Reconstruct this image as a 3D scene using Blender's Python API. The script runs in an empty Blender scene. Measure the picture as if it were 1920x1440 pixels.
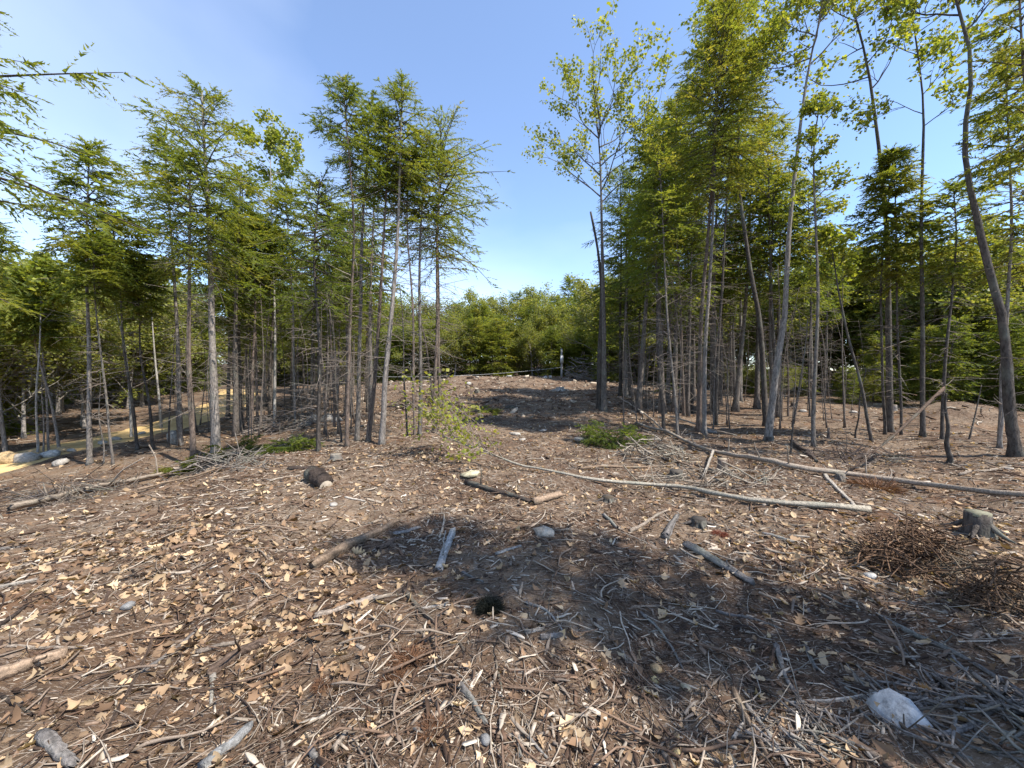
import bpy, math, random
import numpy as np
from math import radians, pi

# ------------------------------------------------------------------ camera, sky, sun, exposure
SC = bpy.context.scene
F, CU, CV, VH, EYE = 740.0, 960.0, 720.0, 700.0, 1.6      # lens (px of a 1920 wide frame), horizon row, eye height
PITCH = math.atan((CV - VH) / F)
cam_d = bpy.data.cameras.new('camera'); cam = bpy.data.objects.new('camera', cam_d)
SC.collection.objects.link(cam)
cam_d.sensor_width = 36.0; cam_d.lens = F / 1920 * 36.0; cam_d.clip_start = 0.05; cam_d.clip_end = 2000
cam.location = (0, 0, EYE); cam.rotation_euler = (pi / 2 - PITCH, 0, 0)
SC.camera = cam

SUN_AZ, SUN_EL = radians(117), radians(55)                # clockwise from the view direction
sun_dir = np.array([math.sin(SUN_AZ) * math.cos(SUN_EL), math.cos(SUN_AZ) * math.cos(SUN_EL), math.sin(SUN_EL)])
W = bpy.data.worlds.new('World'); SC.world = W; W.use_nodes = True
nt = W.node_tree; nt.nodes.clear()
wo = nt.nodes.new('ShaderNodeOutputWorld'); bg = nt.nodes.new('ShaderNodeBackground')
sky = nt.nodes.new('ShaderNodeTexSky'); sky.sky_type = 'NISHITA'; sky.sun_disc = False
sky.sun_elevation = SUN_EL; sky.sun_rotation = SUN_AZ
sky.altitude = 1800; sky.air_density = 1.15; sky.dust_density = 0.0; sky.ozone_density = 5.0
# thin high cirrus, everywhere in the sky
tc = nt.nodes.new('ShaderNodeTexCoord'); mp = nt.nodes.new('ShaderNodeMapping')
mp.inputs['Scale'].default_value = (.8, 1.0, 1.5); mp.inputs['Rotation'].default_value = (0.3, 0.5, 0.6)
mp.inputs['Location'].default_value = (2.7, 0.4, 1.1)
nz = nt.nodes.new('ShaderNodeTexNoise'); nz.inputs['Scale'].default_value = 1.5; nz.inputs['Detail'].default_value = 7
nz.inputs['Roughness'].default_value = 0.42; nz.inputs['Distortion'].default_value = 0.3
rp = nt.nodes.new('ShaderNodeMapRange'); rp.inputs['From Min'].default_value = 0.42; rp.inputs['From Max'].default_value = 0.80
rp.inputs['To Min'].default_value = 0.06; rp.inputs['To Max'].default_value = 0.5
mx = nt.nodes.new('ShaderNodeMix'); mx.data_type = 'RGBA'; mx.inputs['B'].default_value = (5.2, 5.6, 6.2, 1)
nt.links.new(tc.outputs['Generated'], mp.inputs['Vector']); nt.links.new(mp.outputs[0], nz.inputs['Vector'])
nt.links.new(nz.outputs['Fac'], rp.inputs['Value']); nt.links.new(rp.outputs[0], mx.inputs['Factor'])
nt.links.new(sky.outputs[0], mx.inputs['A']); nt.links.new(mx.outputs['Result'], bg.inputs['Color'])
nt.links.new(bg.outputs[0], wo.inputs['Surface']); bg.inputs['Strength'].default_value = 0.15

sl = bpy.data.lights.new('sun', 'SUN'); sun = bpy.data.objects.new('sun', sl); SC.collection.objects.link(sun)
sl.energy = 4.2; sl.angle = radians(0.55); sl.color = (1.0, 0.945, 0.86)
from mathutils import Vector
sun.rotation_euler = Vector(sun_dir).to_track_quat('Z', 'Y').to_euler()
SC.view_settings.view_transform = 'Standard'; SC.view_settings.look = 'None'
SC.view_settings.gamma = 1; SC.view_settings.use_curve_mapping = False
SC.view_settings.exposure = 1.08
SC.cycles.max_bounces = 5; SC.cycles.diffuse_bounces = 3; SC.cycles.transmission_bounces = 3
SC.cycles.sample_clamp_indirect = 4

# ------------------------------------------------------------------ helpers
COL = SC.collection
RNG = np.random.default_rng(7)

def build_mesh(name, parts, mat, smooth=False):
    """parts: list of (verts (n,3), faces (m,k), colours (n,3) or one colour)."""
    vs, cs, loops, starts, tot = [], [], [], [], []
    off = 0; lo = 0
    for V, Fa, C in parts:
        V = np.asarray(V, np.float32).reshape(-1, 3)
        C = np.asarray(C, np.float32)
        if C.ndim == 1: C = np.broadcast_to(C, (len(V), 3))
        vs.append(V); cs.append(C)
        for fa in (Fa if isinstance(Fa, list) else [Fa]):
            fa = np.asarray(fa, np.int32)
            if fa.size == 0: continue
            k = fa.shape[1]
            loops.append((fa + off).ravel()); n = len(fa)
            starts.append(lo + np.arange(n, dtype=np.int32) * k); lo += n * k
        off += len(V)
    V = np.concatenate(vs); C = np.concatenate(cs); L = np.concatenate(loops); S = np.concatenate(starts)
    me = bpy.data.meshes.new(name)
    me.vertices.add(len(V)); me.vertices.foreach_set('co', V.ravel())
    me.loops.add(len(L)); me.loops.foreach_set('vertex_index', L)
    me.polygons.add(len(S)); me.polygons.foreach_set('loop_start', S)
    me.update(calc_edges=True)
    a = me.attributes.new('Col', 'FLOAT_COLOR', 'POINT')
    a.data.foreach_set('color', np.concatenate([C, np.ones((len(C), 1), np.float32)], 1).astype(np.float32).ravel())
    if smooth: me.polygons.foreach_set('use_smooth', np.ones(len(S), bool))
    me.materials.append(mat)
    return me

def obj(name, me, parent=None, loc=None, kind=None):
    o = bpy.data.objects.new(name, me); COL.objects.link(o)
    if name in ('branches', 'dead_twigs', 'twigs'): kind = 'stuff'
    if parent is not None: o.parent = parent
    if loc is not None: o.location = loc
    if kind: o['kind'] = kind
    return o

def tag(o, label, cat, group=None):
    o['label'] = label; o['category'] = cat
    if group: o['group'] = group
    return o

def thing(name, label, cat, loc=(0, 0, 0), group=None):
    o = obj(name, None, None, loc); o.empty_display_size = 0.2
    return tag(o, label, cat, group)

def nrm(v):
    return v / np.maximum(np.linalg.norm(v, axis=-1, keepdims=True), 1e-9)

def tubes(P, R, sides=6, col=(0.2, 0.16, 0.13), cap=True, rough=0.0, rng=RNG, streak=0.0, ridge=0.0):
    """P (m,n,3) centre lines, R (m,n) radii -> (V, [quads, caps], C)."""
    P = np.asarray(P, float); R = np.asarray(R, float)
    if P.ndim == 2: P = P[None]; R = R[None]
    m, n, _ = P.shape
    T = nrm(np.gradient(P, axis=1))
    ref = np.where(np.abs(T[:, :1, 2:3]) > 0.8, np.array([1.0, 0, 0]), np.array([0, 0, 1.0]))
    A = nrm(np.cross(T, np.broadcast_to(ref, T.shape))); B = np.cross(T, A)
    ang = np.arange(sides) / sides * 2 * pi
    rr = R[:, :, None]
    if rough: rr = rr * (1 + rough * rng.normal(size=(m, n, sides)))
    else: rr = np.broadcast_to(rr, (m, n, sides))
    if ridge: rr = rr * (1 + ridge * rng.normal(size=(m, 1, sides)) + ridge * .5 * rng.normal(size=(m, n, sides)))
    V = P[:, :, None, :] + rr[..., None] * (np.cos(ang)[None, None, :, None] * A[:, :, None, :] + np.sin(ang)[None, None, :, None] * B[:, :, None, :])
    i = np.arange(m)[:, None, None] * n * sides + np.arange(n - 1)[None, :, None] * sides
    s = np.arange(sides)[None, None, :]; s2 = (s + 1) % sides
    Q = np.stack([i + s, i + s2, i + sides + s2, i + sides + s], -1).reshape(-1, 4)
    fs = [Q]
    if cap and sides >= 3:
        b = np.arange(m)[:, None] * n * sides
        fs.append(b + np.arange(sides)[None, ::-1]); fs.append(b + (n - 1) * sides + np.arange(sides)[None, :])
    C = np.asarray(col, float)
    if C.ndim == 2: C = np.repeat(C, n * sides, axis=0)
    if streak:
        sv = (1 + streak * rng.normal(size=(m, 1, sides)) + streak * .5 * rng.normal(size=(m, n, sides))).clip(.35, 1.7)
        C = np.broadcast_to(C, (m * n * sides, 3)) * sv.reshape(-1, 1)
    return V.reshape(-1, 3), fs, C

def smooth_line(pts, n):
    pts = np.asarray(pts, float)
    d = np.r_[0, np.cumsum(np.linalg.norm(np.diff(pts, axis=0), axis=1))]
    t = np.linspace(0, d[-1], max(80, n * 3))
    q = np.stack([np.interp(t, d, pts[:, k]) for k in range(pts.shape[1])], 1)
    w = max(3, len(t) // (2 * max(1, len(pts) - 1)) | 1)
    if len(pts) > 2:
        k = np.ones(w) / w; pad = w // 2
        qp = np.concatenate([2 * q[:1] - q[pad:0:-1], q, 2 * q[-1:] - q[-2:-pad - 2:-1]])
        q = np.stack([np.convolve(qp[:, j], k, 'valid') for j in range(q.shape[1])], 1)
    return q[np.linspace(0, len(q) - 1, n).round().astype(int)]

# ------------------------------------------------------------------ terrain height
_yk = [-200, -10, 0, 4, 7, 10, 14, 20, 28, 36, 42, 48, 56, 70, 119]
_zk = [0, 0, 0, 0, -.06, -.2, -.34, -.2, .42, 1.0, 1.28, 1.1, 1.3, 2.6, 5.5]
_tab = np.interp(np.arange(-20, 120, .1), _yk, _zk); _k = np.ones(25) / 25
_tab = np.convolve(np.pad(_tab, 12, mode='edge'), _k, 'valid')
_wr = np.random.default_rng(3)
_waves = []
for lam, amp, cnt in ((9, .05, 5), (3.5, .035, 7), (1.3, .02, 9), (.5, .009, 10), (.22, .004, 8)):
    for _ in range(cnt):
        a = _wr.uniform(0, 2 * pi); l = lam * _wr.uniform(.7, 1.4)
        _waves.append((math.cos(a) / l * 2 * pi, math.sin(a) / l * 2 * pi, _wr.uniform(0, 2 * pi), amp * (2 / cnt) ** .5))

def sstep(a, b, x):
    t = np.clip((x - a) / (b - a), 0, 1); return t * t * (3 - 2 * t)

def road_x(y):
    return -17.2 - 0.016 * np.clip(y - 14, 0, 26) ** 2

def macro(x, y):
    x = np.asarray(x, float); y = np.asarray(y, float)
    z = np.interp(y, np.arange(-20, 120, .1), _tab)
    rise = np.maximum(z, 0)
    z = z - rise * (0.55 * sstep(6, 16, x))
    bank = sstep(5.5, 6.9, -x) * (1 - sstep(8, 15, y) * .8) * 0.95
    slope = np.clip((-x - 5) / 12, 0, 1.15) * 0.75
    z = z - bank - slope
    z = z + 0.9 * np.exp(-((x - 17.6) / 1.6) ** 2 - ((y - 15.4) / 1.3) ** 2)         # earth mound on the right
    return z

def gh(x, y):
    x = np.asarray(x, float); y = np.asarray(y, float)
    z = macro(x, y)
    b = 0
    for kx, ky, ph, am in _waves: b = b + am * np.sin(kx * x + ky * y + ph)
    onroad = 1 - sstep(1.6, 2.4, np.abs(x - road_x(y)))
    return z + b * (1 - .85 * onroad)

def ray(u, v):
    d = np.array([(u - CU) / F, 1.0, -(v - CV) / F])
    c, s = math.cos(-PITCH), math.sin(-PITCH)
    return np.array([d[0], d[1] * c - d[2] * s, d[1] * s + d[2] * c])

def P(u, v, lift=0.0):
    """point on the ground that the photograph shows at pixel u, v"""
    d = ray(u, v); t = 0.6; o = np.array([0, 0, EYE])
    prev = t
    while t < 160:
        p = o + d * t
        if p[2] < gh(p[0], p[1]): break
        prev = t; t *= 1.02
    a, b = prev, t
    for _ in range(24):
        m = (a + b) / 2; p = o + d * m
        if p[2] < gh(p[0], p[1]): b = m
        else: a = m
    p = o + d * b
    p[2] = gh(p[0], p[1]) + lift
    return p

def at(u, v, Y):
    d = ray(u, v); return np.array([0, 0, EYE]) + d * (Y / d[1])

# ------------------------------------------------------------------ materials
def mat(name):
    m = bpy.data.materials.new(name); m.use_nodes = True
    n = m.node_tree.nodes; l = m.node_tree.links
    return m, n, l, n['Principled BSDF']

def noise(n, l, scale, detail=4, vec=None, rough=.55, dist=0):
    t = n.new('ShaderNodeTexNoise'); t.inputs['Scale'].default_value = scale; t.inputs['Detail'].default_value = detail
    t.inputs['Roughness'].default_value = rough; t.inputs['Distortion'].default_value = dist
    if vec is not None: l.new(vec, t.inputs['Vector'])
    return t

def ramp(n, l, src, stops):
    r = n.new('ShaderNodeValToRGB'); e = r.color_ramp.elements
    while len(e) < len(stops): e.new(0.5)
    for k, (p, c) in enumerate(stops):
        e[k].position = p; e[k].color = (*c, 1)
    l.new(src, r.inputs['Fac']); return r

def mixc(n, l, fac, a, b, mode='MIX'):
    x = n.new('ShaderNodeMix'); x.data_type = 'RGBA'; x.blend_type = mode
    for key, val in (('Factor', fac), ('A', a), ('B', b)):
        if hasattr(val, 'links'): l.new(val, x.inputs[key])
        else: x.inputs[key].default_value = val if not isinstance(val, tuple) else (*val, 1)
    return x.outputs['Result']

def col_attr(n):
    a = n.new('ShaderNodeAttribute'); a.attribute_name = 'Col'; return a.outputs['Color']

def objvec(n, l, scale):
    c = n.new('ShaderNodeTexCoord'); m = n.new('ShaderNodeMapping'); m.inputs['Scale'].default_value = scale
    l.new(c.outputs['Object'], m.inputs['Vector']); return m.outputs[0]

def make_bark(name, sc, contrast, bump):
    m, n, l, b = mat(name)
    v = objvec(n, l, sc)
    t = noise(n, l, 1.0, 6, v, .65, .4)
    r = ramp(n, l, t.outputs['Fac'], [(.3, (1 - contrast,) * 3), (.5, (.85,) * 3), (.72, (1 + contrast * .5,) * 3)])
    c1 = mixc(n, l, 1.0, col_attr(n), r.outputs['Color'], 'MULTIPLY')
    v2 = objvec(n, l, (1.3, 1.3, .8))
    t2 = noise(n, l, 1.6, 5, v2, .6)
    r2 = ramp(n, l, t2.outputs['Fac'], [(.52, (0, 0, 0)), (.68, (1, 1, 1))])
    f = n.new('ShaderNodeMath'); f.operation = 'MULTIPLY'; f.inputs[1].default_value = .5; l.new(r2.outputs['Color'], f.inputs[0])
    c2 = mixc(n, l, f.outputs[0], c1, (.20, .215, .17))            # lichen
    l.new(c2, b.inputs['Base Color']); b.inputs['Roughness'].default_value = .9
    b.inputs['Specular IOR Level'].default_value = .15
    bp = n.new('ShaderNodeBump'); bp.inputs['Strength'].default_value = bump; bp.inputs['Distance'].default_value = .02
    l.new(t.outputs['Fac'], bp.inputs['Height']); l.new(bp.outputs[0], b.inputs['Normal'])
    return m
M_BARK = make_bark('bark', (26, 26, 9), .78, 1.0)
M_LOG = make_bark('weathered_wood', (45, 45, 45), .6, .9)

def make_leaf(name, trans, rough):
    m, n, l, b = mat(name)
    c = col_attr(n)
    l.new(c, b.inputs['Base Color']); b.inputs['Roughness'].default_value = rough; b.inputs['Specular IOR Level'].default_value = .25
    tr = n.new('ShaderNodeBsdfTranslucent')
    c2 = mixc(n, l, 1.0, c, (1.55, 1.42, .6), 'MULTIPLY'); l.new(c2, tr.inputs['Color'])
    ms = n.new('ShaderNodeMixShader'); ms.inputs[0].default_value = trans
    l.new(b.outputs[0], ms.inputs[1]); l.new(tr.outputs[0], ms.inputs[2]); l.new(ms.outputs[0], n['Material Output'].inputs['Surface'])
    return m
M_LEAF = make_leaf('needle_foliage', .58, .5)
M_BROAD = make_leaf('spring_leaves', .5, .45)
M_DRY = make_leaf('dry_leaves', .15, .7)

def make_litter():
    m, n, l, b = mat('wood_litter')
    v = objvec(n, l, (60, 60, 60)); t = noise(n, l, 1.0, 4, v, .6)
    r = ramp(n, l, t.outputs['Fac'], [(.3, (.62,) * 3), (.7, (1.2,) * 3)])
    l.new(mixc(n, l, 1.0, col_attr(n), r.outputs['Color'], 'MULTIPLY'), b.inputs['Base Color'])
    b.inputs['Roughness'].default_value = .85; b.inputs['Specular IOR Level'].default_value = .2
    return m
M_LIT = make_litter()

def make_rock():
    m, n, l, b = mat('rock')
    v = objvec(n, l, (5, 5, 5)); t = noise(n, l, 2.6, 9, v, .72)
    r = ramp(n, l, t.outputs['Fac'], [(.32, (.3,) * 3), (.48, (.85,) * 3), (.68, (1.35,) * 3)])
    l.new(mixc(n, l, 1.0, col_attr(n), r.outputs['Color'], 'MULTIPLY'), b.inputs['Base Color'])
    b.inputs['Roughness'].default_value = .9
    bp = n.new('ShaderNodeBump'); bp.inputs['Strength'].default_value = 1.0; bp.inputs['Distance'].default_value = .03
    l.new(t.outputs['Fac'], bp.inputs['Height']); l.new(bp.outputs[0], b.inputs['Normal'])
    return m
M_ROCK = make_rock()

def make_ground():
    m, n, l, b = mat('forest_floor')
    v = objvec(n, l, (1, 1, 1))
    big = noise(n, l, .55, 5, v, .6)
    base = ramp(n, l, big.outputs['Fac'], [(.30, (.060, .036, .023)), (.45, (.124, .079, .050)), (.58, (.198, .141, .094)), (.72, (.168, .088, .044))])
    med = noise(n, l, 5.0, 6, v, .7)
    r1 = ramp(n, l, med.outputs['Fac'], [(.3, (.45,) * 3), (.55, (1.0,) * 3), (.75, (1.5, 1.42, 1.32))])
    c = mixc(n, l, 1.0, base.outputs['Color'], r1.outputs['Color'], 'MULTIPLY')
    # fibrous litter: two sets of stretched flecks
    for k, (rot, sc, colr) in enumerate(((.5, (16, 70, 30), (.36, .29, .22)), (2.0, (14, 60, 30), (.30, .25, .21)), (1.2, (20, 90, 30), (.045, .03, .024)))):
        mp2 = n.new('ShaderNodeMapping'); mp2.inputs['Rotation'].default_value = (0, 0, rot); mp2.inputs['Scale'].default_value = sc
        l.new(v, mp2.inputs['Vector'])
        f = noise(n, l, 1.0, 3, mp2.outputs[0], .6, 1.2)
        rr = ramp(n, l, f.outputs['Fac'], [(.58, (0, 0, 0)), (.66, (.85,) * 3)])
        c = mixc(n, l, rr.outputs['Color'], c, colr)
    red = noise(n, l, 1.3, 4, v, .6); rr = ramp(n, l, red.outputs['Fac'], [(.58, (0, 0, 0)), (.72, (.6,) * 3)])
    c = mixc(n, l, rr.outputs['Color'], c, (.17, .075, .03))
    l.new(c, b.inputs['Base Color']); b.inputs['Roughness'].default_value = .95; b.inputs['Specular IOR Level'].default_value = .1
    fb = noise(n, l, 38, 5, v, .7)
    bp = n.new('ShaderNodeBump'); bp.inputs['Strength'].default_value = .9; bp.inputs['Distance'].default_value = .03
    l.new(fb.outputs['Fac'], bp.inputs['Height']); l.new(bp.outputs[0], b.inputs['Normal'])
    return m
M_GROUND = make_ground()

def make_road():
    m, n, l, b = mat('sandy_road')
    v = objvec(n, l, (1, 1, 1))
    t = noise(n, l, 1.2, 6, v, .65)
    r = ramp(n, l, t.outputs['Fac'], [(.3, (.34, .215, .085)), (.5, (.50, .34, .14)), (.7, (.56, .41, .20))])
    l.new(r.outputs['Color'], b.inputs['Base Color']); b.inputs['Roughness'].default_value = .95
    t2 = noise(n, l, 25, 5, v, .7)
    bp = n.new('ShaderNodeBump'); bp.inputs['Strength'].default_value = .5; l.new(t2.outputs['Fac'], bp.inputs['Height']); l.new(bp.outputs[0], b.inputs['Normal'])
    return m
M_ROAD = make_road()

def make_plain(name, c, rough=.7):
    m, n, l, b = mat(name)
    v = objvec(n, l, (8, 8, 8)); t = noise(n, l, 1.0, 4, v)
    r = ramp(n, l, t.outputs['Fac'], [(.3, tuple(x * .75 for x in c)), (.7, tuple(min(1, x * 1.1) for x in c))])
    l.new(r.outputs['Color'], b.inputs['Base Color']); b.inputs['Roughness'].default_value = rough
    return m
M_POST = make_plain('grey_post_wood', (.42, .40, .37)); M_WHITE = make_plain('white_plastic', (.75, .75, .73), .5)
def make_cut():
    m, n, l, b = mat('sawn_wood')
    v = objvec(n, l, (1, 1, 1)); t = noise(n, l, 14, 5, v, .7)
    r = ramp(n, l, t.outputs['Fac'], [(.3, (.5,) * 3), (.7, (1.2,) * 3)])
    l.new(mixc(n, l, 1.0, col_attr(n), r.outputs['Color'], 'MULTIPLY'), b.inputs['Base Color']); b.inputs['Roughness'].default_value = .9
    return m
M_CUT = make_cut()

# ------------------------------------------------------------------ ground sheet and road
def grid_axis(fine, n1, far, n2, start):
    a = np.linspace(start, fine, n1); b = fine * (far / fine) ** np.linspace(0, 1, n2)[1:]
    return np.r_[a, b]
gx = grid_axis(9, 190, 900, 150, 0); gx = np.r_[-gx[:0:-1], gx]
gyp = grid_axis(9, 210, 900, 170, 0); gyn = grid_axis(4, 40, 900, 40, 0)
gy = np.r_[-gyn[:0:-1], gyp]
X, Y = np.meshgrid(gx, gy, indexing='xy')
Z = gh(X, Y)
nx, ny = len(gx), len(gy)
i = (np.arange(ny - 1)[:, None] * nx + np.arange(nx - 1)[None, :]).ravel()
Q = np.stack([i, i + 1, i + nx + 1, i + nx], 1)
ground = obj('ground', build_mesh('ground', [(np.stack([X, Y, Z], -1).reshape(-1, 3), Q, (.1, .07, .05))], M_GROUND, True), kind='structure')
ground['label'] = 'cleared forest floor of brown duff, chips and slash'

ry = np.linspace(4, 38, 150); rx = road_x(ry)
cr = np.linspace(-1.75, 1.75, 9)
wob = 0.12 * np.sin(ry * 1.7) + .08 * np.sin(ry * 4.1)
RX = rx[:, None] + cr[None, :] * (1 + wob[:, None] * .6); RY = np.repeat(ry[:, None], 9, 1)
RZ = gh(RX, RY) + 0.03 - 0.035 * (np.abs(cr)[None, :] / 1.75) ** 6
i = (np.arange(149)[:, None] * 9 + np.arange(8)[None, :]).ravel()
road = obj('dirt_road', build_mesh('dirt_road', [(np.stack([RX, RY, RZ], -1).reshape(-1, 3), np.stack([i, i + 1, i + 10, i + 9], 1), (.4, .3, .15))], M_ROAD, True), kind='structure')
road['label'] = 'sandy yellow dirt road beyond the left-hand trees'

# ------------------------------------------------------------------ tree builders
HEM = np.array([(.058, .090, .026), (.098, .136, .031), (.148, .186, .036), (.205, .228, .042), (.235, .210, .050)])
def pick_cols(rng, pal, n, bias=0.0, jit=.18):
    f = np.clip(rng.beta(1.6, 2.0, n) + bias, 0, 1) * (len(pal) - 1)
    k = np.minimum(f.astype(int), len(pal) - 2); w = (f - k)[:, None]
    return (pal[k] * (1 - w) + pal[k + 1] * w) * (1 + jit * rng.normal(size=(n, 1))).clip(.5, 1.6)

def sprays(rng, B, D, L, M, Qn, leaf, droop, pal, bias, flat=0.3, tumble=.9):
    """needle sprays on branches. B (n,3) base, D (n,3) unit dir, L (n,) length."""
    n = len(B)
    s = np.sort(rng.uniform(.18, 1.0, (n, M)), 1); s[:, -1] = 1.0
    pos = B[:, None] + D[:, None] * (L[:, None] * s)[..., None]
    pos[..., 2] -= (droop * L)[:, None] * s ** 2
    H = D.copy(); H[:, 2] *= .4; H = nrm(H)
    side = np.where(np.arange(M)[None, :] % 2 == 0, 1.0, -1.0) * rng.uniform(.5, 1.15, (n, M)); side[:, -1] *= .15
    c, sn = np.cos(side), np.sin(side)
    TD = np.stack([H[:, None, 0] * c - H[:, None, 1] * sn, H[:, None, 0] * sn + H[:, None, 1] * c, H[:, None, 2] + rng.normal(0, flat, (n, M))], -1)
    TD = nrm(TD); TD[..., 2] -= .22; TD = nrm(TD)
    lk = np.clip((L / max(np.median(L), .05)) ** .45, .8, 1.5)
    tl = L[:, None] * .42 * (1.15 - s) + leaf * 3.0
    tl *= rng.uniform(.6, 1.25, (n, M))
    f = (np.arange(Qn)[None, None, :] + rng.uniform(0, 1, (n, M, Qn))) / Qn
    lp = pos[:, :, None] + TD[:, :, None] * (tl[:, :, None] * f)[..., None]
    lp[..., 2] -= .15 * tl[:, :, None] * f ** 2
    a2 = np.where(np.arange(Qn) % 2 == 0, 1.0, -1.0)[None, None, :] * rng.uniform(.35, 1.0, (n, M, Qn))
    c, sn = np.cos(a2), np.sin(a2)
    LD = np.stack([TD[:, :, None, 0] * c - TD[:, :, None, 1] * sn, TD[:, :, None, 0] * sn + TD[:, :, None, 1] * c, TD[:, :, None, 2] + rng.normal(-.05, .3, (n, M, Qn))], -1)
    LD = nrm(LD)
    ll = leaf * lk[:, None, None, None] * rng.uniform(.7, 1.5, (n, M, Qn, 1)) * (1.15 - .45 * f[..., None])
    up = nrm(np.stack([rng.normal(0, tumble, (n, M, Qn)), rng.normal(0, tumble, (n, M, Qn)), np.ones((n, M, Qn))], -1))
    wv = nrm(np.cross(LD, up)) * ll * .2
    p0 = lp - wv; p1 = lp + wv; p2 = lp + LD * ll
    V = np.stack([p0, p1, p2], -2).reshape(-1, 3)
    N = n * M * Qn
    bc = pick_cols(rng, pal, n, bias, .1)
    C = np.repeat(bc, M * Qn, 0) * .55 + pick_cols(rng, pal, N, bias) * .45
    return V, np.arange(N * 3).reshape(-1, 3), np.repeat(C, 3, 0)

def line_at(line, z):
    zz = line[:, 2]
    return np.stack([np.interp(z, zz, line[:, k]) for k in range(2)] + [z], -1)

def conifer_parts(rng, line, z0, z1, R, nb, M, Qn, leaf, pal=HEM, bias=0.0, skew=0.0, shape=.75, wood=(.10, .08, .065), gap=.22):
    """line: trunk centre line, local. returns crown geometry."""
    t = (np.arange(nb) + rng.uniform(0, 1, nb)) / nb
    t = t ** .95
    z = z0 + (z1 - z0) * t
    keep = rng.uniform(size=nb) > gap * (1 - t * .5); t, z = t[keep], z[keep]; nb = len(t)
    B = line_at(line, z)
    az = np.arange(nb) * 2.39996 + rng.uniform(-.7, .7, nb)
    prof = np.clip(np.sin(pi * (t * .80 + .16)), .08, 1) ** shape
    L = R * prof * rng.uniform(.5, 1.12, nb) * (1 + skew * np.cos(az))
    L = np.maximum(L, .18)
    el = -.10 + .95 * t ** 1.6 + rng.normal(0, .27, nb)
    D = np.stack([np.cos(az) * np.cos(el), np.sin(az) * np.cos(el), np.sin(el)], -1)
    droop = rng.uniform(.05, .42, nb) * (1.1 - t)
    sp = sprays(rng, B, D, L, M, Qn, leaf, droop, pal, bias)
    s = np.linspace(0, 1, 4)
    BP = B[:, None] + D[:, None] * (L[:, None] * s)[..., None]; BP[..., 2] -= (droop * L)[:, None] * s ** 2
    br = (.010 + .008 * L)[:, None] * (1.05 - s * .85)
    bw = tubes(BP, br, 3, wood, False)
    return sp, bw

def dead_twigs(rng, line, z0, z1, n, Lmax, r=.007, col=(.21, .17, .14)):
    z = rng.uniform(z0, z1, n); B = line_at(line, z)
    az = rng.uniform(0, 2 * pi, n); L = Lmax * rng.uniform(.25, 1.0, n)
    el = rng.normal(.02, .28, n)
    D = np.stack([np.cos(az) * np.cos(el), np.sin(az) * np.cos(el), np.sin(el)], -1)
    s = np.linspace(0, 1, 5)
    PP = B[:, None] + D[:, None] * (L[:, None] * s)[..., None]
    sd = rng.normal(0, .16, (n, 1)) * L[:, None]
    PP[..., 2] += sd * s ** 2 - .10 * L[:, None] * s ** 2
    PP[..., 0] += rng.normal(0, .12, (n, 1)) * L[:, None] * s ** 2
    R = (r * rng.uniform(.6, 1.5, n))[:, None] * (1.1 - s * .85)
    out = [tubes(PP, R, 3, np.asarray(col) * rng.uniform(.7, 1.5, (n, 1)), False)]
    k = rng.integers(0, n, n * 2); j = rng.integers(1, 4, n * 2)
    B2 = PP[k, j]; a2 = az[k] + rng.choice([-1, 1], n * 2) * rng.uniform(.4, 1.1, n * 2)
    D2 = np.stack([np.cos(a2), np.sin(a2), rng.normal(-.1, .3, n * 2)], -1)
    L2 = L[k] * rng.uniform(.2, .5, n * 2); s2 = np.linspace(0, 1, 3)
    P2 = B2[:, None] + D2[:, None] * (L2[:, None] * s2)[..., None]; P2[..., 2] -= .15 * L2[:, None] * s2 ** 2
    out.append(tubes(P2, np.full((n * 2, 1), r * .55) * (1.1 - .8 * s2), 3, np.asarray(col), False))
    return out

def trunk_geo(rng, line, r0, r1, col, sides=9, flare=.55):
    n = len(line); s = np.linspace(0, 1, n)
    h = line[:, 2] - line[0, 2]
    s = np.clip(h / max(h[-1], .1), 0, 1)
    R = r0 + (r1 - r0) * s ** .85
    R = R * (1 + flare * np.exp(-h / (r0 * 1.3 + .02)))
    R = R * (1 + .035 * rng.normal(size=n))
    return tubes(line, R, sides, col, True, .03, rng, .12, .04)

def grow(rng, p, d, L, r, depth, segs, tips, spread=.6, up=.25, kids=(2, 4)):
    """recursive broadleaf limb: appends (polyline, r0, r1) to segs and twig points to tips"""
    n = 5; pts = [p]; dd = d
    for k in range(n - 1):
        dd = nrm(dd + rng.normal(0, .13, 3) + np.array([0, 0, up * .18])); pts.append(pts[-1] + dd * L / (n - 1))
    pts = np.array(pts); segs.append((pts, r, r * .5))
    if depth == 0:
        for q in pts[2:]: tips.append((q, dd))
    elif depth == 1: tips.append((pts[-1], dd))
    if depth == 0: return
    for _ in range(rng.integers(kids[0], kids[1] + 1)):
        k = rng.integers(1, n); a = rng.uniform(0, 2 * pi)
        ax = nrm(np.cross(dd, rng.normal(size=3)))
        nd = nrm(dd * math.cos(spread) + ax * math.sin(spread) * rng.uniform(.7, 1.4) + np.array([0, 0, up * .3]))
        grow(rng, pts[k], nd, L * rng.uniform(.5, .78), r * .55, depth - 1, segs, tips, spread, up, kids)
    nd = nrm(dd + rng.normal(0, .25, 3)); grow(rng, pts[-1], nd, L * .6, r * .5, depth - 1, segs, tips, spread, up, kids)

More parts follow.
